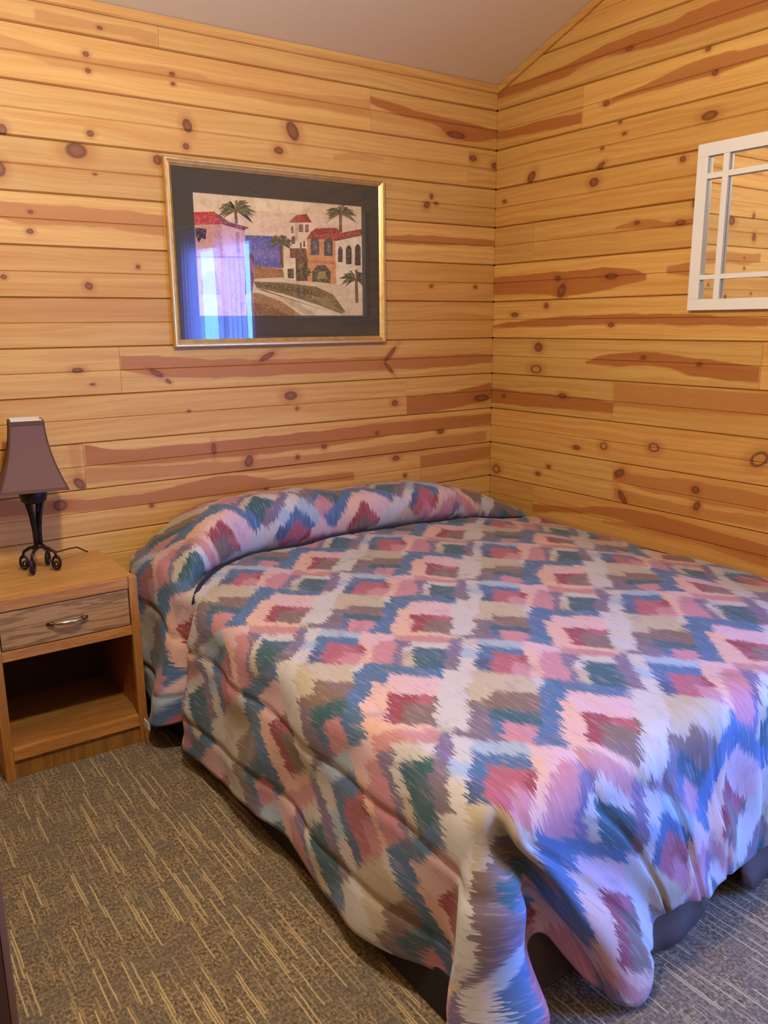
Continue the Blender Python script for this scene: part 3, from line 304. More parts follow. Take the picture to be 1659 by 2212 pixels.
PINE_LIGHT = (0.67, 0.396, 0.114)
PINE_DARK = (0.560, 0.268, 0.070)
PINE_HEART = (0.335, 0.082, 0.020)

def pine_mat(name, axis, seed, tint, knots, streaks):
    """varnished pine board; axis 0 = boards run along x, 1 = along y"""
    mt, nt, b = new_mat(name)
    geo = nt.n('ShaderNodeNewGeometry')
    sx = nt.sep(geo.outputs['Position'])
    al, ac = sx[axis], sx[2]
    rnd = random.Random(seed)
    off = rnd.uniform(-20, 20)
    slow = nt.noise(nt.comb(nt.m('MULTIPLY', al, 1.1), nt.m('MULTIPLY', ac, 6.0), off), 1, 2)
    wav = nt.m('ADD', ac, nt.m('MULTIPLY', slow, .10))
    g1 = nt.noise(nt.comb(nt.m('MULTIPLY', al, 1.3), nt.m('MULTIPLY', wav, 60.0), off), 1, 3, .55)
    g2 = nt.noise(nt.comb(nt.m('MULTIPLY', al, 9.0), nt.m('MULTIPLY', ac, 420.0), off), 1, 2)
    gg = nt.m('ADD', nt.m('MULTIPLY', g1, .75), nt.m('MULTIPLY', g2, .25))
    gf = nt.step(gg, .32, .70)
    L_ = tuple(a * t for a, t in zip(PINE_LIGHT, tint))
    D_ = tuple(a * t for a, t in zip(PINE_DARK, tint))
    col = nt.mix(gf, L_, D_)
    col = nt.mix(nt.step(slow, .45, .75, 0, .35), col, D_)
    wob = nt.noise(nt.comb(nt.m('MULTIPLY', al, 7.0), nt.m('MULTIPLY', ac, 40.0), off), 1, 3)
    wob = nt.m('MULTIPLY', nt.m('SUBTRACT', wob, .5), .022)
    zz = nt.m('ADD', ac, wob)
    for w, pts in streaks:
        x0, x1 = pts[0][0], pts[-1][0]
        lo = min(p[2] for p in pts) - .01; hi = max(p[1] for p in pts) + .01
        t = nt.m('DIVIDE', nt.m('SUBTRACT', al, x0), x1 - x0)
        tc = nt.m('ADD', t, 0.0, clamp=True)
        N = lambda v: (v - lo) / (hi - lo)
        top = nt.curve(tc, [((p[0] - x0) / (x1 - x0), N(p[1])) for p in pts])
        bot = nt.curve(tc, [((p[0] - x0) / (x1 - x0), N(p[2])) for p in pts])
        v = nt.m('DIVIDE', nt.m('SUBTRACT', zz, lo), hi - lo)
        sf = .0035 / (hi - lo)
        m1 = nt.step(nt.m('SUBTRACT', top, v), -sf, sf)
        m2 = nt.step(nt.m('SUBTRACT', v, bot), -sf * 1.6, sf * 1.6)
        e = .006 / (x1 - x0)
        m3 = nt.step(t, -e, e); m4 = nt.step(t, 1 + e, 1 - e)
        mk = nt.m('MULTIPLY', nt.m('MULTIPLY', m1, m2), nt.m('MULTIPLY', m3, m4))
        mk = nt.m('MULTIPLY', mk, nt.m('MULTIPLY', nt.step(g1, .2, .8, .85, .60), w))
        col = nt.mix(mk, col, PINE_HEART)
    dmin = None; rmin = None
    for (a0, z0, rx, rz, an, ring) in knots:
        gn = nt.n('ShaderNodeGroup'); gn.node_tree = KNOT
        nt.put(gn.inputs[0], al); nt.put(gn.inputs[1], nt.m('ADD', ac, nt.m('MULTIPLY', wob, .35)))
        for k, val in enumerate((a0, z0, 1 / rx, 1 / rz, math.cos(math.radians(an)), math.sin(math.radians(an)))):
            gn.inputs[k + 2].default_value = val
        d = gn.outputs[0]
        dmin = d if dmin is None else nt.m('MINIMUM', dmin, d)
        if ring:
            rmin = d if rmin is None else nt.m('MINIMUM', rmin, d)
    if dmin is not None:
        halo = nt.step(dmin, 2.6, .9, 0, .38)
        col = nt.mix(halo, col, PINE_HEART)
        core = nt.step(dmin, 1.15, .72, 0, .86)
        inner = nt.mix(nt.m('MULTIPLY', nt.step(dmin, .25, .95), nt.step(nt.noise(nt.comb(al, ac, off), 160, 2), .3, .6, .6, 1)), (.24, .085, .032), (.065, .022, .012))
        col = nt.mix(core, col, inner)
        if rmin is not None:
            col = nt.mix(nt.step(rmin, .75, .5, 0, .8), col, PINE_DARK)
    fine = nt.noise(nt.comb(nt.m('MULTIPLY', al, 4.0), nt.m('MULTIPLY', ac, 160.0), off), 1, 2)
    pset(nt, b, col, nt.step(fine, .3, .7, .42, .54), 0, .20, fine, .08, .001)
    return mt

def oak_mat(name, axis, seed, light=(176, 118, 62), dark=(120, 70, 32), cathedral=0.0):
    """golden oak; grain runs along the given axis"""
    mt, nt, b = new_mat(name)
    tc = nt.n('ShaderNodeTexCoord')
    sx = nt.sep(tc.outputs['Object'])
    al = sx[axis]
    oth = [sx[i] for i in range(3) if i != axis]
    st = nt.comb(nt.m('MULTIPLY', al, 2.2), nt.m('ADD', nt.m('MULTIPLY', oth[0], 26), seed), nt.m('MULTIPLY', oth[1], 26))
    n1 = nt.noise(st, 1, 3, .55, .4)
    wv = nt.m('SINE', nt.m('MULTIPLY', n1, 34.0 if cathedral else 16.0))
    pores = nt.noise(nt.comb(nt.m('MULTIPLY', al, 22), nt.m('MULTIPLY', oth[0], 480), nt.m('MULTIPLY', oth[1], 480)), 1, 2)
    f = nt.m('ADD', nt.m('MULTIPLY', nt.step(wv, -.2, 1.0), .45 + cathedral), nt.m('MULTIPLY', nt.step(pores, .5, .68), .5), clamp=True)
    col = nt.mix(f, lin(light), lin(dark))
    col = nt.mix(nt.m('MULTIPLY', n1, .35), col, tuple(x * .8 for x in lin(light)))
    pset(nt, b, col, .38, 0, .45, pores, .12, .0008)
    return mt

M_GAP = simple_mat('board_backing', (70, 40, 20), .8, vary=.1)
M_WHITE = simple_mat('white_paint', (232, 230, 226), .38, vary=.03, scale=12)

# ------------------------------------------------------------------ room
Z_EAVE, SLOPE, RIDGE, Y_END, X_END = 2.567, 0.36, -2.45, -4.7, -3.6
def ceil_z(y):
    return Z_EAVE + SLOPE * (-y) if y >= RIDGE else Z_EAVE + SLOPE * (-RIDGE) - SLOPE * (RIDGE - y)

# carpet
def carpet_mat():
    mt, nt, b = new_mat('loop_carpet')
    geo = nt.n('ShaderNodeNewGeometry')
    x, y, z = nt.sep(geo.outputs['Position'])
    wobx = nt.m('MULTIPLY', nt.m('SUBTRACT', nt.noise(nt.comb(nt.m('MULTIPLY', x, 30), nt.m('MULTIPLY', y, 16), 3), 1, 3, .6), .5), .007)
    xx = nt.m('ADD', x, wobx)
    def dashes(w, ln, prob, a, c, sd):
        ci = nt.m('FLOOR', nt.m('DIVIDE', a, w))
        fr = nt.m('FRACT', nt.m('DIVIDE', a, w))
        rs = nt.white(nt.comb(ci, sd, 1.7))
        yy = nt.m('ADD', nt.m('DIVIDE', c, ln), nt.m('MULTIPLY', rs, 7.31))
        ri = nt.m('FLOOR', yy); rf = nt.m('FRACT', yy)
        rv = nt.white(nt.comb(ci, ri, sd))
        on = nt.m('LESS_THAN', rv, prob)
        ends = nt.m('MULTIPLY', nt.step(rf, .02, .08), nt.step(rf, .98, .90))
        band = nt.m('MULTIPLY', nt.step(fr, .05, .30), nt.step(fr, .95, .70))
        return nt.m('MULTIPLY', nt.m('MULTIPLY', on, ends), band), rv
    d1, v1 = dashes(.0062, .17, .105, xx, y, 1.0)
    d2, v2 = dashes(.0062, .08, .16, xx, y, 5.0)
    d3, v3 = dashes(.0058, .06, .26, y, x, 9.0)
    loops = nt.noise(nt.comb(nt.m('MULTIPLY', x, 165), nt.m('MULTIPLY', y, 95), 0), 1, 2, .65)
    patch = nt.noise(nt.comb(nt.m('MULTIPLY', x, 9), nt.m('MULTIPLY', y, 9), 2), 1, 2)
    base = nt.ramp(loops, [(.30, lin((70, 56, 42))), (.50, lin((114, 97, 76))), (.70, lin((164, 145, 114)))])
    base = nt.mix(nt.step(patch, .4, .62, 0, .45), base, lin((98, 92, 82)))
    col = nt.mix(nt.m('MULTIPLY', d3, .38), base, lin((150, 132, 104)))
    col = nt.mix(nt.m('MULTIPLY', d2, .50), col, lin((168, 148, 112)))
    col = nt.mix(nt.m('MULTIPLY', d1, .80), col, lin((190, 166, 124)))
    h = nt.m('ADD', loops, nt.m('MULTIPLY', nt.m('ADD', d1, d3), .5))
    pset(nt, b, col, .95, 0, .12, h, .5, .003)
    return mt
bm = bmesh.new()
add_box(bm, (X_END - .1, Y_END - .1, -.10), (.10, .10, 0))
floor = tag(bm_obj('floor', bm, carpet_mat()), 'grey brown loop carpet with thin tan dashes', 'floor', kind='structure')

# ceiling
M_CEIL = simple_mat('ceiling_plaster', (222, 200, 156), .9, vary=.03, scale=60, bump=.15)
bm = bmesh.new()
zr = ceil_z(RIDGE); ze = ceil_z(Y_END)
add_prism(bm, [(0.1, Z_EAVE - SLOPE * .1), (RIDGE, zr), (Y_END - .1, ze - SLOPE * .1), (Y_END - .1, ze - SLOPE * .1 + .1), (RIDGE, zr + .1), (0.1, Z_EAVE - SLOPE * .1 + .1)], 0, X_END - .1, .1)
tag(bm_obj('ceiling', bm, M_CEIL), 'plain off-white sloping ceiling above the pine walls', 'ceiling', kind='structure')

THK = .014
def plank_mesh(name, axis, face, inward, z0, z1, e0, e1, slope0=None, slope1=None, bead=True):
    """one double-beaded board on a wall; e0 > e1 are its ends along the wall"""
    zm = (z0 + z1) / 2
    prof = [(z0 + .0006, .0085), (z0 + .0048, 0), (zm - .0036, 0), (zm, .0040), (zm + .0036, 0), (z1 - .0048, 0), (z1 - .0006, .0085), (z1 - .0006, THK), (z0 + .0006, THK)]
    if not bead:
        prof = prof[:2] + prof[5:]
    A, B = [], []
    for z, d in prof:
        a = e0 if slope0 is None else min(e0, slope0(z))
        c = e1 if slope1 is None else max(e1, slope1(z))
        for lst, q in ((A, a), (B, c)):
            v = [0, 0, z]
            v[axis] = q
            v[1 - axis] = face - inward * d
            lst.append(tuple(v))
    n = len(prof)
    f = [tuple(range(n)), tuple(range(2 * n - 1, n - 1, -1))]
    f += [(i, n + i, n + (i + 1) % n, (i + 1) % n) for i in range(n)]
    me = mesh_from(name, A + B, f)
    bm = bmesh.new(); bm.from_mesh(me)
    bmesh.ops.recalc_face_normals(bm, faces=bm.faces)
    bm.to_mesh(me); bm.free()
    return me

def row_z(r):
    return (27.7 - r) * S

rng = random.Random(11)
pine_count = [0]
def board(wall, axis, face, inward, r, e0, e1, knots, streaks, slope0=None, slope1=None, shared=None):
    z1 = row_z(r); z0 = max(row_z(r + 2), .002)
    if z1 - z0 < .02: return
    g = .0006
    e0b, e1b = e0 - g, e1 + g
    if shared is not None:
        mt = shared
    else:
        ks = [k for k in knots if z0 - .002 < k[1] < z1 + .002 and e1b < k[0] < e0b]
        ss = [s for s in streaks if min(p[2] for p in s[1]) < z1 and max(p[1] for p in s[1]) > z0 and s[1][0][0] < e0b and s[1][-1][0] > e1b]
        v = rng.uniform(.90, 1.08); h = rng.uniform(-.06, .05)
        pine_count[0] += 1
        mt = pine_mat('pine_board_%d' % pine_count[0], axis, pine_count[0], (v, v * (1 + h), v * (1 + h * 1.8)), ks, ss)
    me = plank_mesh('plank', axis, face, inward, z0, z1, e0b, e1b, slope0, slope1)
    link('plank', me, mt, wall)

# back wall (with the picture), y = 0
bm = bmesh.new()
add_box(bm, (X_END - .1, THK, 0), (.1, .1, Z_EAVE - .03))
wall_back = tag(bm_obj('wall_back', bm, M_GAP), 'back wall of horizontal honey pine boards behind the bed', 'wall', kind='structure')
JA = {-2: [-1.674], 0: [-.739, -2.9], 2: [-.178, -2.75], 4: [-3.1], 6: [-2.6], 8: [-2.95], 10: [-2.7], 12: [-1.909], 14: [-.548, -3.0], 16: [-2.074], 18: [-.464, -2.8], 20: [-2.6], 22: [-1.3], 24: [-2.2], 26: [-.9]}
for r in range(-2, 28, 2):
    ends = [0.0] + sorted(JA[r], reverse=True) + [X_END]
    for e0, e1 in zip(ends, ends[1:]):
        if r == -2:
            z1 = Z_EAVE - .012
            me = plank_mesh('plank', 0, 0, -1, row_z(0), z1, e0 - .0006, e1 + .0006, bead=False)
            pine_count[0] += 1
            link('plank', me, pine_mat('pine_board_%d' % pine_count[0], 0, pine_count[0], (1, 1, 1), [k for k in KNOTS_A if k[1] > row_z(0)], [s for s in STREAKS_A if s[1][0][1] > row_z(0)]), wall_back)
        else:
            board(wall_back, 0, 0, -1, r, e0, e1, KNOTS_A, STREAKS_A)

# right wall (mirror and window), x = 0
WY0, WY1, WZ0, WZ1 = -2.70, -3.96, .22, 2.14
bm = bmesh.new()
add_box(bm, (THK, WY0, 0), (.1, .1, WZ1))
add_box(bm, (THK, Y_END - .1, 0), (.1, WY1, WZ1))
add_box(bm, (THK, WY1, 0), (.1, WY0, WZ0))
add_prism(bm, [(.1, WZ1), (.1, Z_EAVE - SLOPE * .1 - .005), (RIDGE, zr - .005), (Y_END - .1, ze - SLOPE * .1 - .005), (Y_END - .1, WZ1)], 0, THK, .1)
wall_right = tag(bm_obj('wall_right', bm, M_GAP), 'right wall of horizontal honey pine boards with a mirror', 'wall', kind='structure')
JB = {0: [-.539, -2.3], 2: [-1.9], 4: [-2.2], 6: [-.269], 8: [-2.4], 10: [-2.0], 12: [-1.461], 14: [-.78], 16: [-2.3], 18: [-.805], 20: [-.315], 22: [-1.8], 24: [-1.1], 26: [-2.0], -2: [-1.95], -4: [-2.6]}
sl0 = lambda z: -max(0, (z - Z_EAVE + .002)) / SLOPE
sl1 = lambda z: Y_END if z < ze else RIDGE - (zr - z - .002) / SLOPE
for r in range(-10, 28, 2):
    z1, z0 = row_z(r), row_z(r + 2)
    if z0 > zr - .1: continue
    z1 = min(z1, zr - .01)
    a0, a1 = (0.0 if z0 < Z_EAVE else sl0(z0)), (Y_END if z0 < ze else sl1(z0))
    js = [j for j in JB.get(r, []) if a1 + .2 < j < a0 - .05]
    ends = [a0] + js + [a1]
    segs = list(zip(ends, ends[1:]))
    if z1 > WZ0 and z0 < WZ1:
        out = []
        for e0, e1 in segs:
            if e0 > WY0: out.append((e0, max(e1, WY0)))
            if e1 < WY1: out.append((min(e0, WY1), e1))
        segs = out
    for i, (e0, e1) in enumerate(segs):
        board(wall_right, 1, 0, -1, r, e0, e1, KNOTS_B, STREAKS_B, sl0 if z1 > Z_EAVE - .01 else None, sl1 if z1 > ze else None)

# the two walls behind the camera
M_PINE_PLAIN_X = pine_mat('pine_board_plain_x', 0, 501, (1, 1, 1), [], [])
M_PINE_PLAIN_Y = pine_mat('pine_board_plain_y', 1, 502, (1, 1, 1), [], [])
bm = bmesh.new()
add_prism(bm, [(.1, 0), (.1, Z_EAVE - SLOPE * .1 - .005), (RIDGE, zr - .005), (Y_END - .1, ze - SLOPE * .1 - .005), (Y_END - .1, 0)], 0, X_END - .1, X_END - THK)
wall_left = tag(bm_obj('wall_left', bm, M_GAP), 'left wall of horizontal honey pine boards', 'wall', kind='structure')
for r in range(-10, 28, 2):
    z1, z0 = row_z(r), row_z(r + 2)
    if z0 > zr - .1: continue
    a0, a1 = (0.0 if z0 < Z_EAVE else sl0(z0)), (Y_END if z0 < ze else sl1(z0))
    board(wall_left, 1, X_END, 1, r, a0, a1, [], [], sl0 if z1 > Z_EAVE - .01 else None, sl1 if z1 > ze else None, shared=M_PINE_PLAIN_Y)
bm = bmesh.new()
add_box(bm, (X_END - .1, Y_END - .1, 0), (.1, Y_END - THK, ze - .04))
wall_front = tag(bm_obj('wall_front', bm, M_GAP), 'wall of horizontal honey pine boards behind the viewer', 'wall', kind='structure')
for r in range(0, 28, 2):
    board(wall_front, 0, Y_END, 1, r, 0.0, X_END, [], [], shared=M_PINE_PLAIN_X)
for r in (-2,):
    me = plank_mesh('plank', 0, Y_END, 1, row_z(0), ze - .012, 0, X_END)
    link('plank', me, M_PINE_PLAIN_X, wall_front)

# crown strips under the ceiling
M_TRIM_X = pine_mat('pine_trim_x', 0, 601, (1.0, .98, .95), [], [])
M_TRIM_Y = pine_mat('pine_trim_y', 1, 602, (.92, .88, .85), [], [])
bm = bmesh.new()
add_prism(bm, [(0, 2.536), (-.010, 2.536), (-.016, 2.542), (-.016, Z_EAVE + .003), (0, Z_EAVE - .003)], 0, X_END, -.001)
tag(bm_obj('trim_1', bm, M_TRIM_X), 'narrow pine strip along the ceiling of the back wall', 'trim', kind='structure')
bm = bmesh.new()
h = .036
add_prism(bm, [(-.016, Z_EAVE + SLOPE * .016 - .002), (RIDGE, zr - .002), (RIDGE, zr - h), (-.016, Z_EAVE + SLOPE * .016 - h)], 0, -.014, -.0005)
tag(bm_obj('trim_2', bm, M_TRIM_Y), 'narrow pine strip rising with the ceiling on the right wall', 'trim', kind='structure')

# window in the right wall
def thin_glass(name, refl=1.0, tint=(1, 1, 1)):
    mt, nt, b = new_mat(name)
    nt.N.remove(b)
    out = nt.N['Material Output']
    tr = nt.n('ShaderNodeBsdfTransparent'); tr.inputs[0].default_value = (*tint, 1)
    gl = nt.n('ShaderNodeBsdfGlossy'); gl.inputs['Roughness'].default_value = .0
    fr = nt.n('ShaderNodeFresnel')
    bf = nt.n('ShaderNodeNewGeometry').outputs['Backfacing']
    nt.put(fr.inputs[0], nt.m('ADD', 1.5, nt.m('MULTIPLY', bf, 1 / 1.5 - 1.5)))      # straight-through pane: same reflectance from both faces
    mx = nt.n('ShaderNodeMixShader')
    nt.put(mx.inputs[0], nt.m('MULTIPLY', fr.outputs[0], refl))
    nt.L.new(tr.outputs[0], mx.inputs[1]); nt.L.new(gl.outputs[0], mx.inputs[2])
    nt.L.new(mx.outputs[0], out.inputs[0])
    return mt
window = tag(empty('window_1', (.05, -3.35, WZ0)), 'white framed window with parted curtains in the right wall', 'window', kind='structure')
bm = bmesh.new()
for lo, hi in (((-.004, WY1, WZ0), (.1, WY1 + .05, WZ1)), ((-.004, WY0 - .05, WZ0), (.1, WY0, WZ1)), ((-.004, WY1 + .05, WZ0), (.1, WY0 - .05, WZ0 + .05)), ((-.004, WY1 + .05, WZ1 - .05), (.1, WY0 - .05, WZ1))):
    add_box(bm, lo, hi)
fr_ = bm_obj('window_frame', bm, M_WHITE)
bm = bmesh.new()
add_box(bm, (.03, -3.35, WZ0 + .05), (.06, -3.31, WZ1 - .05)); 
sr_ = bm_obj('meeting_stile', bm, M_WHITE)
bm = bmesh.new()
add_box(bm, (.043, WY1 + .05, WZ0 + .05), (.046, WY0 - .05, WZ1 - .05))
pn_ = bm_obj('pane', bm, thin_glass('window_glass'))
adopt(window, fr_, sr_, pn_)

# door leaf standing open at the near left
M_DOOR = simple_mat('dark_door_stain', (74, 46, 34), .45, vary=.18, scale=18)
M_DOOR_EDGE = simple_mat('door_edge', (120, 90, 70), .5, vary=.1)
door = tag(empty('door_1', (-3.2, -1.54, 0)), 'dark brown door standing open at the left edge', 'door', kind='structure')
d1 = box_obj('door_leaf', (-3.58, -1.575, .012), (-2.737, -1.54, 2.02), M_DOOR, bevel=.003)
d2 = box_obj('door_edge', (-2.7365, -1.577, .012), (-2.722, -1.538, 2.02), M_DOOR_EDGE, bevel=.004)
bm = bmesh.new()
add_tube(bm, [(-2.80, -1.577, 1.0), (-2.80, -1.625, 1.0)], .011, 12)
add_lathe(bm, [(.001, -.03), (.02, -.027), (.03, -.01), (.03, .01), (.02, .027), (.001, .03)], (-2.80, -1.645, 1.0), 16)
d3 = bm_obj('door_knob', bm, simple_mat('brass_knob', (170, 130, 70), .3, 1.0), smooth=True)
adopt(door, d1, d2, d3)

# ------------------------------------------------------------------ ceiling lamp that lights the room (above the frame)
LX, LY, LZ = -2.35, -1.95, 2.52
M_BRASS = simple_mat('lamp_brass', (150, 110, 60), .35, 1.0)
lamp_c = tag(empty('ceiling_lamp', (LX, LY, LZ)), 'brass pendant lamp with a bare bulb hanging from the sloping ceiling', 'ceiling lamp')
bm = bmesh.new()
cz = ceil_z(LY)
add_tube(bm, [(LX, LY, LZ + .13), (LX, LY, cz - .005)], .008, 10)
add_lathe(bm, [(.001, .0), (.06, -.005), (.065, -.03), (.02, -.045), (.001, -.045)], (LX, LY, cz - .015), 20)
add_lathe(bm, [(.001, .15), (.03, .148), (.04, .12), (.036, .10), (.001, .10)], (LX, LY, LZ), 20)
o1 = bm_obj('lamp_stem', bm, M_BRASS, smooth=True)
adopt(lamp_c, o1)
ld = bpy.data.lights.new('bulb', 'POINT')
ld.energy = LAMP_POWER
ld.color = LAMP_COLOR
ld.shadow_soft_size = .07
lo_ = bpy.data.objects.new('bulb', ld)
COL.objects.link(lo_)
lo_.location = (LX, LY, LZ)
adopt(lamp_c, lo_)

# ------------------------------------------------------------------ bed
M_BASE = simple_mat('bed_base_cloth', (84, 66, 56), .9, vary=.1, scale=80)
M_MATT = simple_mat('mattress_ticking', (196, 188, 176), .9, vary=.05, scale=40)
bed = tag(empty('bed', (-.95, -1.1, 0)), 'king size bed on a black plinth with brown skirt, under the quilt', 'bed')
M_PLINTH = simple_mat('black_bed_plinth', (22, 19, 20), .85, vary=.1)
b0 = box_obj('plinth', (-1.962, -2.06, .004), (-.05, -.06, .125), M_PLINTH, bevel=.008)
b1 = box_obj('box_spring', (-1.885, -2.08, .127), (-.97, -.06, .295), M_BASE, bevel=.02)
b2 = box_obj('box_spring', (-.96, -2.08, .127), (-.045, -.06, .295), M_BASE, bevel=.02)
b4 = box_obj('mattress', (-1.875, -2.085, .297), (-.04, -.06, .525), M_MATT, bevel=.05)
def skirt(x0, x1):
    # cloth panel hanging from the box spring, flaring a little and rounded at its lower corners
    vs_, fs_ = [], []
    n = 26
    for j in range(9):
        t = j / 8
        for i in range(n + 1):
            u = i / n
            edge = min(u, 1 - u) * (x1 - x0)
            lift = .035 * max(0, 1 - edge / .05) ** 2
            z = .29 - t * (.278 - lift)
            vs_.append((x0 + (x1 - x0) * u, -2.088 - .094 * t ** .7 - .006 * math.sin(u * (x1 - x0) * 40) * t, z))
    for j in range(8):
        for i in range(n):
            a = j * (n + 1) + i
            fs_.append((a, a + 1, a + n + 2, a + n + 1))
    o = link('bed_skirt', mesh_from('bed_skirt', vs_, fs_), M_BASE, smooth=True)
    o.modifiers.new('thickness', 'SOLIDIFY').thickness = .006
    return o
b3 = skirt(-1.56, -1.245); b5 = skirt(-1.085, -.06)
b6 = box_obj('bed_skirt', (-1.875, -2.098, .006), (-1.58, -2.090, .29), M_BASE, bevel=.002)
adopt(bed, b0, b1, b2, b3, b4, b5, b6)

# ---- quilted comforter
XL, XR, YF, YH, DROP = -1.885, -.022, -2.09, -.022, .50
def quilt_mat():
    mt, nt, b = new_mat('ikat_quilt_print')
    uv = nt.n('ShaderNodeUVMap'); uv.uv_map = 'flat'
    U, V, _ = nt.sep(uv.outputs[0])
    # woven "ikat" bleeding: threads run along the length of the quilt
    th = nt.noise(nt.comb(nt.m('MULTIPLY', U, 95), nt.m('MULTIPLY', V, 7), 0), 1, 2, .6)
    th2 = nt.noise(nt.comb(nt.m('MULTIPLY', U, 30), nt.m('MULTIPLY', V, 4), 4), 1, 2)
    lf1 = nt.noise(nt.comb(nt.m('MULTIPLY', U, 5), nt.m('MULTIPLY', V, 5), 9), 1, 2)
    lf2 = nt.noise(nt.comb(nt.m('MULTIPLY', U, 5), nt.m('MULTIPLY', V, 5), 19), 1, 2)
    Vd = nt.m('ADD', V, nt.m('ADD', nt.m('MULTIPLY', nt.m('SUBTRACT', th, .5), .055), nt.m('MULTIPLY', nt.m('SUBTRACT', th2, .5), .03)))
    th3 = nt.noise(nt.comb(nt.m('MULTIPLY', U, 330), nt.m('MULTIPLY', V, 26), 11), 1, 1)
    Vd = nt.m('ADD', Vd, nt.m('MULTIPLY', nt.m('SUBTRACT', th3, .5), .075))
    Vd = nt.m('ADD', Vd, nt.m('MULTIPLY', nt.m('SUBTRACT', lf1, .5), .05))
    Ud = nt.m('ADD', U, nt.m('MULTIPLY', nt.m('SUBTRACT', lf2, .5), .06))
    ax, ay, bx, by = .375, .405, .305, -.350
    det = bx * ay - ax * by
    du = nt.m('SUBTRACT', Ud, -1.46); dv = nt.m('SUBTRACT', Vd, -1.35)
    p = nt.m('DIVIDE', nt.m('SUBTRACT', nt.m('MULTIPLY', du, ay), nt.m('MULTIPLY', dv, ax)), det)
    q = nt.m('DIVIDE', nt.m('SUBTRACT', nt.m('MULTIPLY', dv, bx), nt.m('MULTIPLY', du, by)), det)
    pf = nt.m('FRACT', nt.m('ADD', p, .30))            # the red lozenge sits at .30
    rf = nt.m('FRACT', nt.m('ADD', nt.m('MULTIPLY', q, -1), .18))
    C = dict(crim=(138, 60, 66), taup=(116, 96, 86), whit=(184, 180, 178), mauv=(110, 98, 110), blue=(68, 102, 140),
             pink=(180, 124, 134), peac=(204, 166, 150), purp=(112, 100, 128), teal=(50, 88, 98), stee=(74, 104, 134),
             salm=(178, 126, 126), pale=(198, 166, 172), crea=(174, 162, 140), rose=(160, 86, 98), ltbl=(150, 168, 186), navy=(66, 82, 116))
    C = {k: lin(v) for k, v in C.items()}
    def row(*it):
        return nt.ramp(pf, [(x, C[c]) for x, c in it], 'CONSTANT')
    rows = [
        (.00, row((0, 'blue'), (.04, 'peac'), (.16, 'crim'), (.30, 'rose'), (.40, 'taup'), (.43, 'whit'), (.58, 'taup'), (.94, 'blue'))),
        (.07, row((0, 'blue'), (.04, 'peac'), (.17, 'crim'), (.25, 'taup'), (.42, 'whit'), (.59, 'mauv'), (.69, 'teal'), (.94, 'blue'))),
        (.17, row((0, 'blue'), (.04, 'peac'), (.17, 'crim'), (.24, 'taup'), (.42, 'whit'), (.58, 'mauv'), (.70, 'blue'), (.76, 'pink'), (.92, 'blue'))),
        (.27, row((0, 'stee'), (.06, 'peac'), (.42, 'crea'), (.50, 'mauv'), (.66, 'purp'), (.76, 'pink'), (.90, 'blue'))),
        (.32, row((0, 'pale'), (.09, 'salm'), (.43, 'purp'), (.50, 'whit'), (.60, 'ltbl'), (.88, 'pale'))),
        (.41, row((0, 'pink'), (.10, 'purp'), (.20, 'whit'), (.43, 'purp'), (.51, 'whit'), (.60, 'blue'), (.88, 'peac'), (.94, 'pale'))),
        (.49, row((0, 'pink'), (.12, 'purp'), (.17, 'whit'), (.23, 'teal'), (.42, 'purp'), (.51, 'ltbl'), (.60, 'blue'), (.68, 'rose'), (.86, 'crim'), (.91, 'peac'), (.97, 'pink'))),
        (.60, row((0, 'pink'), (.12, 'purp'), (.17, 'crea'), (.24, 'teal'), (.42, 'mauv'), (.51, 'whit'), (.60, 'navy'), (.68, 'rose'), (.80, 'pink'), (.92, 'peac'), (.97, 'pink'))),
        (.74, row((0, 'blue'), (.06, 'stee'), (.30, 'blue'), (.42, 'whit'), (.58, 'crea'), (.90, 'whit'), (.95, 'blue'))),
        (.83, row((0, 'stee'), (.05, 'blue'), (.10, 'pale'), (.42, 'whit'), (.58, 'crea'), (.93, 'blue'))),
        (.92, row((0, 'blue'), (.05, 'peac'), (.16, 'pale'), (.42, 'whit'), (.58, 'crea'), (.70, 'taup'), (.94, 'blue'))),
    ]
    col = rows[0][1]
    for st, rc in rows[1:]:
        col = nt.mix(nt.step(rf, st - .016, st + .016), col, rc)
    # brushy value changes along the threads
    br = nt.noise(nt.comb(nt.m('MULTIPLY', U, 170), nt.m('MULTIPLY', V, 14), 7), 1, 2, .6)
    col = nt.mix(nt.step(br, .50, .74, 0, .34), col, C['pale'])
    col = nt.mix(nt.step(br, .46, .26, 0, .38), col, C['mauv'])
    blot = nt.noise(nt.comb(nt.m('MULTIPLY', U, 13), nt.m('MULTIPLY', V, 11), 2), 1, 3)
    col = nt.mix(nt.step(blot, .55, .75, 0, .35), col, C['purp'])
    weave = nt.noise(nt.comb(nt.m('MULTIPLY', U, 700), nt.m('MULTIPLY', V, 500), 0), 1, 1)
    pset(nt, b, col, .78, 0, .22, weave, .10, .0006)
    b.inputs['Sheen Weight'].default_value = .15
    return mt

def smooth1(a, k):
    for _ in range(k):
        a[1:-1] = .25 * a[:-2] + .5 * a[1:-1] + .25 * a[2:]
    return a

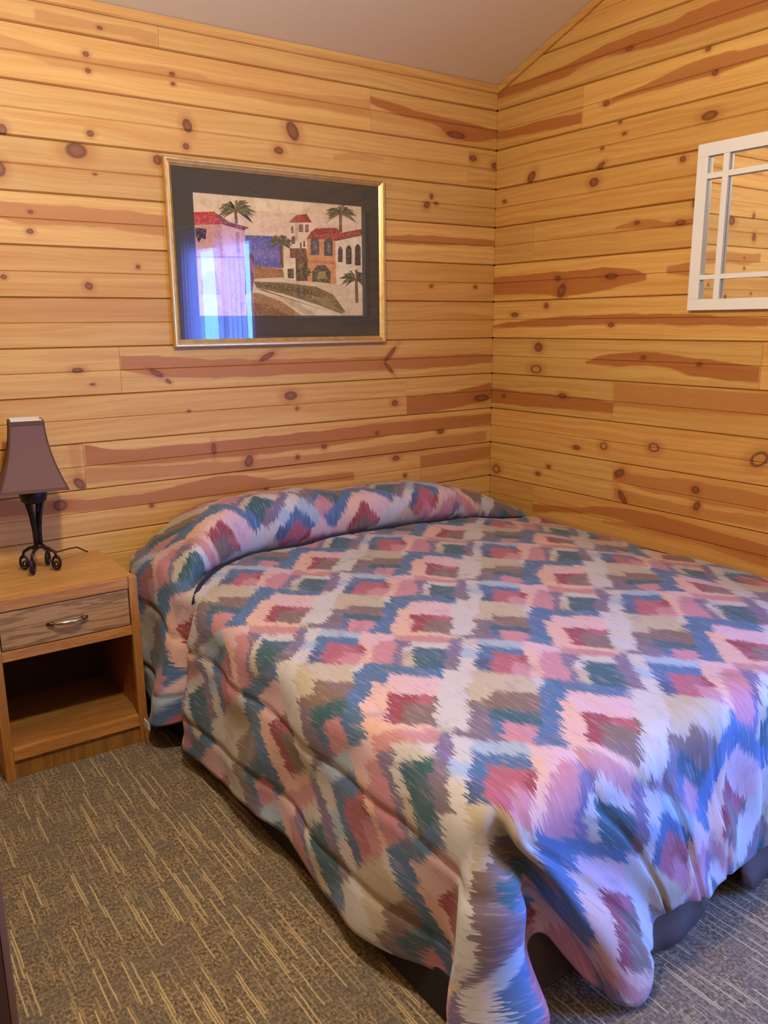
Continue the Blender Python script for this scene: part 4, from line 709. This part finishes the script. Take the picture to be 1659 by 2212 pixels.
def build_quilt():
    # hem, walked from the head of the open side round the foot corner to the wall: (T, x, y, z, edge radius)
    LL = YH - YF
    CW = .9
    tab = []
    for v, x, y, z, R in ((-.022, -1.985, -.04, .13, .06), (-.25, -2.005, -.25, .12, .06), (-.42, -2.025, -.43, .11, .06), (-.53, -2.072, -.545, .105, .075), (-.575, -2.055, -.605, .115, .06),
                          (-.600, -1.945, -.625, .14, .025), (-.640, -1.925, -.637, .14, .02), (-.670, -1.985, -.650, .10, .05), (-.74, -2.03, -.71, .075, .09), (-.98, -2.00, -.97, .072, .08), (-1.24, -2.015, -1.24, .10, .085),
                          (-1.40, -1.99, -1.40, .105, .08), (-1.60, -2.01, -1.60, .06, .085), (-1.77, -2.015, -1.77, .07, .085), (-1.92, -1.985, -1.92, .09, .085)):
        tab.append((YH - v, x, y, z, R))
    for c, x, y, z, R in ((0.0, -1.965, -2.06, .115, .085), (.10, -1.985, -2.11, .09, .08), (.18, -2.06, -2.14, .05, .075), (.26, -2.125, -2.17, .022, .07), (.34, -2.09, -2.235, .014, .07), (.43, -2.0, -2.285, .012, .07), (.50, -1.905, -2.30, .012, .07),
                          (.55, -1.85, -2.255, .018, .06), (.59, -1.85, -2.16, .10, .045), (.64, -1.815, -2.108, .19, .035), (.71, -1.745, -2.108, .20, .035), (.765, -1.69, -2.15, .11, .05), (.82, -1.655, -2.24, .02, .07), (.89, -1.595, -2.275, .014, .075), (.95, -1.54, -2.25, .025, .08)):
        tab.append((LL + c * CW, x, y, z, R))
    for u, x, y, z, R in ((-1.885, -1.515, -2.215, .075, .08), (-1.78, -1.47, -2.20, .125, .085), (-1.60, -1.40, -2.205, .138, .085), (-1.40, -1.29, -2.21, .13, .085), (-1.15, -1.12, -2.205, .13, .085), (-.90, -.90, -2.20, .13, .085), (-.5, -.5, -2.205, .12, .085), (-.022, -.022, -2.20, .12, .085)):
        tab.append((LL + CW + (u - XL), x, y, z, R))
    tab = np.array(tab)
    TT = np.linspace(0, tab[-1, 0], 1200)
    cur = np.stack([smooth1(np.interp(TT, tab[:, 0], tab[:, k]), 60) for k in range(1, 5)], 1)
    # regular grid on the flat quilt
    us = np.concatenate([np.linspace(XL - DROP, XL, 50)[:-1], np.linspace(XL, XR, 160)])
    vs = np.concatenate([np.linspace(YF - DROP, YF, 50)[:-1], np.linspace(YF, -.75, 100)[:-1], np.linspace(-.75, YH, 120)])
    U, V = np.meshgrid(us, vs, indexing='ij')
    Uc, Vc_ = np.clip(U, XL, XR), np.clip(V, YF, YH)
    ss = lambda t: np.clip(t, 0, 1) ** 2 * (3 - 2 * np.clip(t, 0, 1))
    def top(u, v):
        z = .585 - .058 * ss((u + .55) / .53) - .012 * ss((XL + .25 - u) / .25) - .012 * ss((YF + .3 - v) / .3)
        z = z + .006 * np.sin(u * 7.1 + v * 2.0) * np.sin(v * 5.3 + 1.0) + .003 * np.sin(u * 17 + 2) * np.sin(v * 13)
        xs = np.linspace(-1.96, 0, 400)
        vc = smooth1(np.interp(xs, [-1.96, -1.90, -1.80, -1.70, -1.58, -1.40, -1.18, -.69, -.23, 0], [-.61, -.57, -.45, -.355, -.295, -.27, -.265, -.27, -.32, -.33]), 60)
        hb = smooth1(np.interp(xs, [-1.96, -1.90, -1.84, -1.74, -1.62, -1.45, -1.2, -.85, -.5, -.25, -.10, 0], [.0, .035, .105, .172, .200, .205, .198, .175, .145, .105, .060, .03]), 25)
        c = np.interp(u, xs, vc); h = np.interp(u, xs, hb)
        d = v - c
        g = np.clip(h / .16, 0, 1)
        end = np.maximum(YH - c, .25)
        # cloth tucks back under the pillow roll, then comes forward and up over it
        zz = np.interp(d, [0, .03, .06, .09, .12, .15, .19, .25, .45, .65], [0, 0, .10, .42, .76, .93, 1.0, .90, .70, .60]) * h
        tuck = -.016 * np.exp(-((d - .022) / .018) ** 2) * (.3 + .7 * g)
        ro = np.interp(d, [0, .02, .06, .09, .12, .15, .19, .245], [0, .012, -.070, -.112, -.126, -.118, -.085, -.006]) * g
        ro = ro * ss((end - d) / .02 + .0) 
        pl = -.010 * np.exp(-((u + 1.02) / .10) ** 2) * (d > .1)        # soft dip between the two pillows
        return z + zz * (1 + .03 * np.sin(u * 9)) * (d > 0) + tuck + pl, ro * (d > 0)
    Z, RO = top(Uc, Vc_)
    P = np.stack([U, V + RO * (U >= XL), Z], -1).astype(float)
    du = np.clip(XL - U, 0, None); dv = np.clip(YF - V, 0, None)
    hang = (du > 0) | (dv > 0)
    left = (du > 0) & (dv <= 0); foot = (dv > 0) & (du <= 0); cor = (du > 0) & (dv > 0)
    T = np.zeros_like(U)
    T[left] = YH - V[left]
    T[foot] = LL + CW + (U[foot] - XL)
    c = np.where(dv <= du, .5 * dv / np.maximum(du, 1e-9), 1 - .5 * du / np.maximum(dv, 1e-9))
    T[cor] = LL + c[cor] * CW
    s = np.maximum(du, dv) / DROP
    hx, hy, hz, hr = [np.interp(T, TT, cur[:, k]) for k in range(4)]
    cc = np.where(left, 0, np.where(foot, 1, c))
    ang = cc * math.pi / 2
    nx, ny = -np.cos(ang), -np.sin(ang)
    s1 = hr * math.pi / 2 / DROP
    ph = np.clip(s / s1, 0, 1) * math.pi / 2
    ax_ = Uc + nx * hr * np.sin(ph); ay_ = Vc_ + ny * hr * np.sin(ph); az_ = Z - hr * (1 - np.cos(ph))
    k = np.clip((s - s1) / (1 - s1), 0, 1)
    ke = k + .10 * np.sin(k * math.pi)          # leaves the edge a little puffed out
    bx_ = ax_ + (hx - ax_) * np.where(k > 0, ke, 0)
    by_ = ay_ + (hy - ay_) * np.where(k > 0, ke, 0)
    bz_ = az_ + (hz - az_) * k
    P[hang] = np.stack([bx_, by_, bz_], -1)[hang]
    # relax the creases of the construction
    for it in range(3):
        Q = P.copy()
        Q[1:-1] = .25 * P[:-2] + .5 * P[1:-1] + .25 * P[2:]
        P = Q.copy()
        Q[:, 1:-1] = .25 * P[:, :-2] + .5 * P[:, 1:-1] + .25 * P[:, 2:]
        P = Q
    # quilting: stitched lines along the length, soft padding between, fine rumples
    gu = np.gradient(P, axis=0); gv = np.gradient(P, axis=1)
    Nn = np.cross(gu, gv)
    Nn /= np.maximum(np.linalg.norm(Nn, axis=-1, keepdims=True), 1e-9)
    SP = .205
    m = np.abs(((U + .03) / SP) - np.round((U + .03) / SP)) * SP
    side = np.clip(s * 3, 0, 1)
    disp = -(.0035 + .006 * side) * np.exp(-(m / .010) ** 2) + .003 * side * np.cos(m / SP * 2 * math.pi)
    rr = np.random.RandomState(4)
    rump = np.zeros_like(U)
    for _ in range(26):
        f = rr.uniform(8, 42); a = rr.uniform(0, math.pi * 2)
        rump += np.sin(f * (U * math.cos(a) + V * math.sin(a)) + rr.uniform(0, 6.28)) / f
    disp = disp + rump * (.010 + .035 * side)
    P += Nn * disp[..., None]
    P[..., 2] = np.maximum(P[..., 2], .014)
    nx_, ny_ = U.shape
    idx = np.arange(nx_ * ny_).reshape(nx_, ny_)
    faces = np.stack([idx[:-1, :-1], idx[1:, :-1], idx[1:, 1:], idx[:-1, 1:]], -1).reshape(-1, 4)
    me = bpy.data.meshes.new('comforter')
    me.from_pydata(P.reshape(-1, 3).tolist(), [], faces.tolist())
    uvl = me.uv_layers.new(name='flat')
    seg = np.linalg.norm(np.diff(P, axis=1), axis=-1)
    arc = np.concatenate([np.zeros((nx_, 1)), np.cumsum(seg, 1)], 1)
    k0 = int(np.argmin(abs(vs + .8)))
    Va = np.where((V > vs[k0]), vs[k0] + (arc - arc[:, k0:k0 + 1]), V)
    w_ = ss((U - (XL - .25)) / .25)
    Va = V + (Va - V) * w_
    fl = np.stack([U.ravel(), Va.ravel()], 1)
    li = np.empty(len(me.loops), dtype=np.int32)
    me.loops.foreach_get('vertex_index', li)
    uvl.data.foreach_set('uv', fl[li].astype(np.float32).ravel())
    me.polygons.foreach_set('use_smooth', np.ones(len(me.polygons), dtype=bool))
    me.update()
    o = link('comforter', me, quilt_mat())
    sd = o.modifiers.new('thickness', 'SOLIDIFY')
    sd.thickness = .012; sd.offset = -1
    return o, P, us, vs
quilt, QP, qus, qvs = build_quilt()
tag(quilt, 'quilted comforter printed with blurred pink, blue and cream zigzags, spread over the bed', 'comforter')
# dark navy tube lying in the crease below the pillow roll
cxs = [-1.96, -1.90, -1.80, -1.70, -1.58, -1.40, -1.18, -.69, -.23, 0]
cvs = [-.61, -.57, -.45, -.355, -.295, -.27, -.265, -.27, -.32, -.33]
tube_p = []
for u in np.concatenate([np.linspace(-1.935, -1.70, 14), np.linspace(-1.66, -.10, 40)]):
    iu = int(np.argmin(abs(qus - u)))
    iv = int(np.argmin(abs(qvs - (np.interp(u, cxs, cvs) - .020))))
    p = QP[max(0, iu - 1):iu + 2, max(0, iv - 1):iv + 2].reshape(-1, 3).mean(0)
    tube_p.append((u if u > XL else p[0], p[1], p[2] + .003))
ca = np.array(tube_p)
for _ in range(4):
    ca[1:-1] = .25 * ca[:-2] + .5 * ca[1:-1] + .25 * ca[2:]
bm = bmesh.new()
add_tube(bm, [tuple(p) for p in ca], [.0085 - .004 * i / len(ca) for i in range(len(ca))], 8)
tube_o = bm_obj('crease_tube', bm, simple_mat('navy_tube', (26, 28, 48), .85, vary=.2), quilt, True)
tube_o['label'] = 'dark navy line in the crease below the pillows'
# care label sewn to the hem near the head
iv = int(np.argmin(abs(qvs + .50)))
hp = QP[0, iv]
bm = bmesh.new()
add_box(bm, (hp[0] - .012, hp[1] - .028, hp[2] - .022), (hp[0] - .009, hp[1] + .022, hp[2] + .004))
lab = bm_obj('care_label', bm, simple_mat('white_label', (225, 222, 218), .7, vary=.02), quilt)
lab['label'] = 'small white care label at the hem'

# ------------------------------------------------------------------ nightstand
NX0, NX1, NYF, NH = -2.535, -2.052, -.452, .627
oak_x = oak_mat('oak_front_to_side', 0, 3)
oak_z = oak_mat('oak_upright', 2, 8, (186, 126, 62), (140, 84, 36))
oak_top = oak_mat('oak_top', 0, 13, (196, 148, 82), (160, 110, 54))
oak_dr = oak_mat('oak_drawer', 0, 21, (182, 136, 84), (112, 76, 40), .25)
oak_rail = oak_mat('oak_rail', 0, 31, (196, 134, 70), (150, 92, 44))
oak_in = oak_mat('oak_inside', 1, 41, (150, 98, 50), (104, 62, 28))
ns = tag(empty('nightstand', ((NX0 + NX1) / 2, -.23, 0)), 'golden oak nightstand with one drawer over an open shelf', 'nightstand')
parts = []
def nb(name, lo, hi, mat, bev=.003):
    o = box_obj(name, lo, hi, mat, bevel=bev)
    parts.append(o)
    return o
nb('top_panel', (NX0 + .004, NYF + .024, NH - .022), (NX1 - .004, -.004, NH - .001), oak_top, .001)
nb('top_edge', (NX0 + .030, NYF + .001, NH - .040), (NX1 - .031, NYF + .024, NH), oak_rail, .004)
nb('stile', (NX0, NYF, 0), (NX0 + .030, NYF + .024, NH), oak_z, .003)
nb('stile', (NX1 - .030, NYF, 0), (NX1, NYF + .024, NH), oak_z, .003)
nb('side_panel', (NX0 + .002, NYF + .024, .0), (NX0 + .018, -.004, NH - .022), oak_z, .001)
nb('side_panel', (NX1 - .018, NYF + .024, .0), (NX1 - .002, -.004, NH - .022), oak_z, .001)
nb('rail', (NX0 + .030, NYF + .001, .418), (NX1 - .030, NYF + .022, .452), oak_rail, .003)
nb('divider', (NX0 + .018, NYF + .022, .436), (NX1 - .018, -.014, .448), oak_in, .001)
nb('shelf', (NX0 + .018, NYF + .022, .092), (NX1 - .018, -.014, .108), oak_mat('oak_shelf', 0, 51, (172, 116, 58), (128, 78, 34)), .001)
nb('rail', (NX0 + .030, NYF + .001, .068), (NX1 - .030, NYF + .022, .110), oak_rail, .003)
nb('back_panel', (NX0 + .018, -.012, .0), (NX1 - .018, -.006, .43), simple_mat('shaded_back', (70, 44, 26), .8), .0)  # added back; its dark brown carries the shade deep in the open shelf
nb('toe_kick', (NX0 + .018, NYF + .012, .0), (NX1 - .018, NYF + .026, .066), oak_mat('oak_toe', 2, 61, (160, 110, 50), (112, 70, 28)), .001)
dr = nb('drawer', (NX0 + .0335, NYF + .004, .4555), (NX1 - .0335, NYF + .024, .5835), oak_dr, .002)
box_ = box_obj('drawer_box', (NX0 + .045, NYF + .024, .462), (NX1 - .045, -.03, .565), oak_in)
box_.parent = dr
adopt(ns, *parts)
# bar pull
hx_, hz_ = (NX0 + NX1) / 2, .5195
M_PULL = simple_mat('pull_chrome', (205, 196, 182), .22, 1.0, vary=.05)
M_PULL_D = simple_mat('pull_bronze', (104, 84, 60), .35, 1.0, vary=.1)
bm = bmesh.new()
yf = NYF + .004
add_tube(bm, [(hx_ - .048, yf - .013, hz_ - .001), (hx_ - .036, yf - .024, hz_), (hx_, yf - .027, hz_), (hx_ + .036, yf - .024, hz_), (hx_ + .048, yf - .013, hz_ - .001)], [.003, .0055, .0068, .0055, .003], 12)
hd = bm_obj('handle', bm, M_PULL, dr, True)
hd['label'] = 'polished metal bar of the pull'
for sg in (-1, 1):
    bm = bmesh.new()
    add_tube(bm, [(hx_ + sg * .066, yf - .004, hz_), (hx_ + sg * .058, yf - .010, hz_), (hx_ + sg * .044, yf - .016, hz_)], [.0035, .0055, .0045], 10)
    add_tube(bm, [(hx_ + sg * .050, yf + .002, hz_), (hx_ + sg * .048, yf - .016, hz_)], .0048, 10)
    hb_ = bm_obj('handle_mount', bm, M_PULL_D, dr, True)
    hb_['label'] = 'dull bronze ends of the pull'

# ------------------------------------------------------------------ table lamp
TX, TY, TZ = -2.305, -.185, NH
M_IRON = simple_mat('wrought_iron', (46, 36, 30), .45, .7, vary=.25, scale=60)
M_SHADE = simple_mat('brown_shade_linen', (112, 78, 66), .9, vary=.06, scale=160, bump=.2)
M_SHADE_TRIM = simple_mat('shade_trim', (92, 58, 42), .85, vary=.06)
M_LINING = simple_mat('shade_lining', (226, 214, 196), .8, vary=.02)
tl = tag(empty('table_lamp', (TX, TY, TZ)), 'wrought iron table lamp with a square brown bell shade on the nightstand', 'table lamp')
lp = []
foot_dirs = [math.radians(a) for a in (-128, -38, 52, 142)]
for a in foot_dirs:
    ca, sa = math.cos(a), math.sin(a)
    bm = bmesh.new()
    prof = [(.009, .092), (.020, .086), (.034, .084), (.046, .076), (.056, .070), (.0585, .062), (.0575, .056)]
    add_tube(bm, [(TX + r * ca, TY + r * sa, TZ + z) for r, z in prof], [.0075, .0068, .006, .0056, .0054, .005, .0048], 8)
    ring = []
    for k in range(15):
        t = k / 14 * math.pi * 2.2
        rr_ = .026 - .0052 * t / (math.pi * 2)
        ring.append((TX + (.0575 + rr_ * math.sin(t) * .62) * ca, TY + (.0575 + rr_ * math.sin(t) * .62) * sa, TZ + .0305 + rr_ * math.cos(t) * 1.0))
    add_tube(bm, ring, .0048, 8)
    add_tube(bm, [(TX + (.0575 + .006 * math.sin(t)) * ca, TY + (.0575 + .006 * math.sin(t)) * sa, TZ + .026 + .010 * math.cos(t)) for t in [i / 10 * 6.283 for i in range(10)]], .0030, 6, True)
    lp.append(bm_obj('scroll_foot', bm, M_IRON, smooth=True))
    bm = bmesh.new()
    add_tube(bm, [(TX + .0085 * ca, TY + .0085 * sa, TZ + .086), (TX + .0095 * ca, TY + .0095 * sa, TZ + .15), (TX + .018 * ca, TY + .018 * sa, TZ + .21), (TX + .032 * ca, TY + .032 * sa, TZ + .262)], [.0075, .0074, .0070, .0066], 8)
    lp.append(bm_obj('rod', bm, M_IRON, smooth=True))
bm = bmesh.new()
add_lathe(bm, [(.001, .083), (.014, .085), (.016, .092), (.014, .099), (.001, .10)], (TX, TY, TZ), 16)
lp.append(bm_obj('collar', bm, M_IRON, smooth=True))
bm = bmesh.new()
add_lathe(bm, [(.001, .250), (.030, .248), (.042, .256), (.046, .280), (.045, .305), (.038, .318), (.012, .322), (.010, .36), (.001, .36)], (TX, TY, TZ), 20)
lp.append(bm_obj('cup', bm, simple_mat('black_cup', (24, 20, 20), .5, .3), smooth=True))
# shade: four concave panels, rotated a little as in the photo
def shade_loop(hw, z, rot):
    out = []
    for k in range(4):
        a0 = rot + math.pi / 4 + k * math.pi / 2; a1 = a0 + math.pi / 2
        p0 = Vector((math.cos(a0), math.sin(a0))) * hw * math.sqrt(2); p1 = Vector((math.cos(a1), math.sin(a1))) * hw * math.sqrt(2)
        for j in range(6):
            p = p0.lerp(p1, j / 6)
            out.append((TX + p.x, TY + p.y, z))
    return out
ROTS = math.radians(-8)
Z0s, Z1s = 0.930, 1.163
def hw_at(t):
    return .108 - .055 * (1 - (1 - t) ** 1.9)
levels = [i / 12 for i in range(13)]
bm = bmesh.new()
outer = [[bm.verts.new(p) for p in shade_loop(hw_at(t), Z0s + (Z1s - Z0s) * t, ROTS)] for t in levels]
for A, B in zip(outer, outer[1:]):
    for k in range(24):
        bm.faces.new((A[k], A[(k + 1) % 24], B[(k + 1) % 24], B[k]))
sh = bm_obj('shade', bm, M_SHADE)
lp.append(sh)
bm = bmesh.new()
inner = [[bm.verts.new(p) for p in shade_loop(hw_at(t) - .0045, Z0s + (Z1s - Z0s) * t + (.005 if t == 1 else 0), ROTS)] for t in levels]
for A, B in zip(inner, inner[1:]):
    for k in range(24):
        bm.faces.new((A[k], A[(k + 1) % 24], B[(k + 1) % 24], B[k]))
li_ = bm_obj('shade_lining', bm, M_LINING)
for z, t, hh, mt_, nm in ((Z1s, 1.0, .012, M_SHADE_TRIM, 'shade_rim'), (Z0s + .0, 0.0, .009, M_SHADE_TRIM, 'shade_rim')):
    bm = bmesh.new()
    za, zb = (z - hh, z + .001) if t == 1 else (z - .001, z + hh)
    ta, tb = (za - Z0s) / (Z1s - Z0s), (zb - Z0s) / (Z1s - Z0s)
    L = [[bm.verts.new(p) for p in shade_loop(hw_at(min(1, max(0, q))) + o_, zz_, ROTS)] for q, o_, zz_ in ((ta, .002, za), (tb, .002, zb), (tb, -.004, zb), (ta, -.004, za))]
    for i in range(4):
        A, B = L[i], L[(i + 1) % 4]
        for k in range(24):
            bm.faces.new((A[k], A[(k + 1) % 24], B[(k + 1) % 24], B[k]))
    lp.append(bm_obj(nm, bm, mt_))
bm = bmesh.new()
for k in range(4):
    a0 = ROTS + math.pi / 4 + k * math.pi / 2
    add_tube(bm, [(TX + math.cos(a0) * (hw_at(t) * math.sqrt(2) + .0005), TY + math.sin(a0) * (hw_at(t) * math.sqrt(2) + .0005), Z0s + (Z1s - Z0s) * t) for t in levels], .0024, 6)
lp.append(bm_obj('corner_piping', bm, M_SHADE_TRIM))
bm = bmesh.new()      # fitting that carries the shade
add_tube(bm, [(TX, TY, TZ + .355), (TX, TY, 1.10)], .008, 10)
add_lathe(bm, [(.001, -.02), (.014, -.02), (.018, 0), (.028, .05), (.026, .075), (.012, .095), (.001, .098)], (TX, TY, 1.02), 16)
for k in range(4):
    a0 = ROTS + math.pi / 4 + k * math.pi / 2
    add_tube(bm, [(TX, TY, 1.125), (TX + math.cos(a0) * .07, TY + math.sin(a0) * .07, 1.148)], .0016, 6)
add_tube(bm, [(TX, TY, 1.10), (TX, TY, 1.13)], .004, 8)
lp.append(bm_obj('bulb_and_spider', bm, simple_mat('milky_bulb', (220, 214, 200), .3, 0)))
bm = bmesh.new()      # cord over the back of the nightstand
cp = [(TX + .02, TY + .012, TZ + .070), (TX + .07, TY + .035, TZ + .050), (TX + .12, TY + .075, TZ + .045), (TX + .155, TY + .105, TZ + .038), (TX + .185, TY + .125, TZ + .016), (TX + .2, TY + .135, TZ + .006)]
add_tube(bm, cp, .0028, 8)
lp.append(bm_obj('cord', bm, simple_mat('brown_cord', (48, 30, 22), .6)))
adopt(tl, *lp)
li_.parent = sh

# ------------------------------------------------------------------ framed picture on the back wall
PX0, PX1, PZ0, PZ1 = -1.694, -.680, 1.388, 2.092
FW = .030
pic = tag(empty('framed_picture', ((PX0 + PX1) / 2, 0, PZ0)), 'gold framed print of a seaside village with palms on the back wall', 'picture')
pp = []
def gold_mat():
    mt, nt, b = new_mat('gold_leaf_frame')
    tc = nt.n('ShaderNodeTexCoord').outputs['Object']
    nz = nt.noise(tc, 40, 3)
    col = nt.mix(nz, lin((196, 158, 92)), lin((236, 208, 146)))
    pset(nt, b, col, nt.step(nz, .3, .7, .30, .48), .75, .5, nz, .1, .001)
    return mt
M_GOLD = gold_mat()
def frame_rail(name, p0, p1, inward):
    """mitred moulding between two outer corners on the plane y=0 (x,z)"""
    prof = [(0, 0), (0, .020), (.004, .026), (.010, .026), (.013, .021), (.016, .019), (.020, .022), (.024, .018), (FW, .013), (FW, 0)]
    p0, p1, inward = Vector(p0), Vector(p1), Vector(inward)
    t = (p1 - p0).normalized()
    bm = bmesh.new()
    A, B = [], []
    for w, d in prof:
        a = p0 + inward * w + t * w; c = p1 + inward * w - t * w
        A.append(bm.verts.new((a.x, -d - .0005, a.y))); B.append(bm.verts.new((c.x, -d - .0005, c.y)))
    n = len(prof)
    for i in range(n):
        bm.faces.new((A[i], A[(i + 1) % n], B[(i + 1) % n], B[i]))
    bm.faces.new(A); bm.faces.new(B)
    return bm_obj(name, bm, M_GOLD)
pp.append(frame_rail('frame_rail', (PX0, PZ1), (PX1, PZ1), (0, -1)))
pp.append(frame_rail('frame_rail', (PX0, PZ0), (PX1, PZ0), (0, 1)))
pp.append(frame_rail('frame_rail', (PX0, PZ0), (PX0, PZ1), (1, 0)))
pp.append(frame_rail('frame_rail', (PX1, PZ0), (PX1, PZ1), (-1, 0)))
AX0, AX1, AZ0, AZ1 = -1.5795, -.7985, 1.509, 1.974
M_MAT = simple_mat('charcoal_mat_board', (62, 60, 54), .85, vary=.05, scale=300)
bm = bmesh.new()
ix0, ix1, iz0, iz1 = PX0 + FW - .003, PX1 - FW + .003, PZ0 + FW - .003, PZ1 - FW + .003
for lo, hi in (((ix0, iz0), (ix1, AZ0)), ((ix0, AZ1), (ix1, iz1)), ((ix0, AZ0), (AX0, AZ1)), ((AX1, AZ0), (ix1, AZ1))):
    add_box(bm, (lo[0], -.0105, lo[1]), (hi[0], -.0085, hi[1]))
pp.append(bm_obj('mat_board', bm, M_MAT))
def print_mat():
    mt, nt, b = new_mat('village_print')
    at = nt.n('ShaderNodeAttribute'); at.attribute_name = 'ink'
    tc = nt.n('ShaderNodeTexCoord').outputs['Object']
    nz = nt.noise(tc, 26, 4, .65, .6)
    n2 = nt.noise(tc, 120, 3, .6)
    col = nt.mix(nt.step(nz, .40, .72, 0, .30), at.outputs['Color'], lin((150, 110, 70)), 'MULTIPLY')
    col = nt.mix(nt.step(n2, .45, .75, 0, .25), col, lin((244, 228, 196)))
    pset(nt, b, col, .7, 0, .2)
    return mt
verts, faces, cols = [], [], []
for i, (c, poly) in enumerate(PRINT):
    y = -.0060 - .00002 * i
    n0 = len(verts)
    pts = poly if i else [(AX0 - .004, AZ1 + .004), (AX1 + .004, AZ1 + .004), (AX1 + .004, AZ0 - .004), (AX0 - .004, AZ0 - .004)]
    for x, z in pts:
        verts.append((min(max(x, AX0 - .004), AX1 + .004), y, min(max(z, AZ0 - .004), AZ1 + .004)))
    faces.append(tuple(range(n0, len(verts))))
    cols.append(lin(c))
me = mesh_from('print', verts, faces)
ca_ = me.color_attributes.new('ink', 'FLOAT_COLOR', 'CORNER')
for pl, c in zip(me.polygons, cols):
    for k in pl.loop_indices:
        ca_.data[k].color = (*c, 1)
bm = bmesh.new(); bm.from_mesh(me)
for f in bm.faces:
    if f.normal.y > 0: f.normal_flip()
bmesh.ops.triangulate(bm, faces=bm.faces)
bm.to_mesh(me); bm.free()
pr = link('print', me, print_mat())
pr['label'] = 'painted seaside village with red roofs, palms and a curving road'
pp.append(pr)
bm = bmesh.new()
add_box(bm, (ix0, -.0128, iz0), (ix1, -.0118, iz1))
pp.append(bm_obj('glass', bm, thin_glass('picture_glass', .8)))
bm = bmesh.new()
add_box(bm, (ix0, -.0050, iz0), (ix1, -.0010, iz1))
pp.append(bm_obj('backing', bm, simple_mat('backing_board', (120, 96, 70), .9)))
adopt(pic, *pp)

# ------------------------------------------------------------------ window-pane mirror on the right wall
MY0, MY1, MZ0, MZ1 = -1.143, -2.05, 1.513, 2.119
mir = tag(empty('wall_mirror', (0, (MY0 + MY1) / 2, MZ0)), 'white framed mirror divided by thin bars on the right wall', 'mirror')
mm = []
F2 = .046
def mb(name, lo, hi, bev=.002):
    bm = bmesh.new(); add_box(bm, lo, hi, bev)
    mm.append(bm_obj(name, bm, M_WHITE))
mb('frame_rail', (-.024, MY1, MZ1 - F2), (-.001, MY0, MZ1))
mb('frame_rail', (-.024, MY1, MZ0), (-.001, MY0, MZ0 + F2 * .9))
mb('frame_rail', (-.0238, MY0 - F2, MZ0 + F2 * .9), (-.001, MY0, MZ1 - F2))
mb('frame_rail', (-.0238, MY1, MZ0 + F2 * .9), (-.001, MY1 + F2, MZ1 - F2))
for ya in (-1.252, -1.919):
    mb('glazing_bar', (-.0225, ya - .024, MZ0 + F2 * .9), (-.0072, ya, MZ1 - F2))
cuts = [MY0 - F2, -1.252, -1.276, -1.919, -1.943, MY1 + F2]
for za, zb in ((1.992, 2.012), (1.627, 1.645)):
    for a, c in ((0, 1), (2, 3), (4, 5)):
        mb('glazing_bar', (-.0215, cuts[c], za), (-.0072, cuts[a], zb), .0015)
mt, nt, b = new_mat('mirror_silver')
pset(nt, b, (.90, .91, .90), .015, 1.0)
bm = bmesh.new(); add_box(bm, (-.0068, MY1 + F2 - .004, MZ0 + F2 * .9 - .004), (-.002, MY0 - F2 + .004, MZ1 - F2 + .004))
mm.append(bm_obj('mirror_glass', bm, mt))
adopt(mir, *mm)

# ------------------------------------------------------------------ curtains at the window (seen in the picture glass)
def sheer_mat():
    mt, nt, b = new_mat('lilac_curtain')
    nt.N.remove(b)
    out = nt.N['Material Output']
    tr = nt.n('ShaderNodeBsdfTransparent'); tr.inputs[0].default_value = (.86, .70, 1, 1)
    tl_ = nt.n('ShaderNodeBsdfTranslucent'); tl_.inputs[0].default_value = (.78, .60, .92, 1)
    df = nt.n('ShaderNodeBsdfDiffuse'); df.inputs[0].default_value = (.70, .58, .80, 1)
    a = nt.n('ShaderNodeMixShader'); a.inputs[0].default_value = .5
    nt.L.new(tl_.outputs[0], a.inputs[1]); nt.L.new(df.outputs[0], a.inputs[2])
    c = nt.n('ShaderNodeMixShader'); c.inputs[0].default_value = .62
    nt.L.new(tr.outputs[0], c.inputs[1]); nt.L.new(a.outputs[0], c.inputs[2])
    nt.L.new(c.outputs[0], out.inputs[0])
    return mt
M_SHEER = sheer_mat()
def curtain(y0, y1, pull, label):
    nu, nv = 60, 24
    vs_, fs_ = [], []
    for j in range(nv + 1):
        z = 2.255 - j / nv * 2.15
        t = j / nv
        for i in range(nu + 1):
            u = i / nu
            sq = 1 - .35 * pull * math.sin(min(1, t * 1.3) * math.pi / 2)
            y = y0 + (y1 - y0) * u * sq
            x = -.075 + .022 * math.sin(u * 2 * math.pi * 6 + .6 * math.sin(t * 5)) * (.5 + .5 * t)
            vs_.append((x, y, z))
    for j in range(nv):
        for i in range(nu):
            a = j * (nu + 1) + i
            fs_.append((a, a + 1, a + nu + 2, a + nu + 1))
    o = link('curtain', mesh_from('curtain', vs_, fs_), M_SHEER, smooth=True)
    return tag(o, label, 'curtain', 'curtains at the window')
curtain(-2.70, -3.26, .35, 'lilac curtain on the bed side of the window')
curtain(-4.02, -3.56, .35, 'lilac curtain on the far side of the window')
bm = bmesh.new()
add_tube(bm, [(-.075, -2.62, 2.275), (-.075, -4.08, 2.275)], .009, 10)
for y in (-2.66, -4.04):
    add_tube(bm, [(-.075, y, 2.275), (-.0005, y, 2.275)], .006, 8)
tag(bm_obj('curtain_rod', bm, simple_mat('rod_white', (210, 208, 204), .4)), 'thin white curtain rod above the window', 'curtain rod')
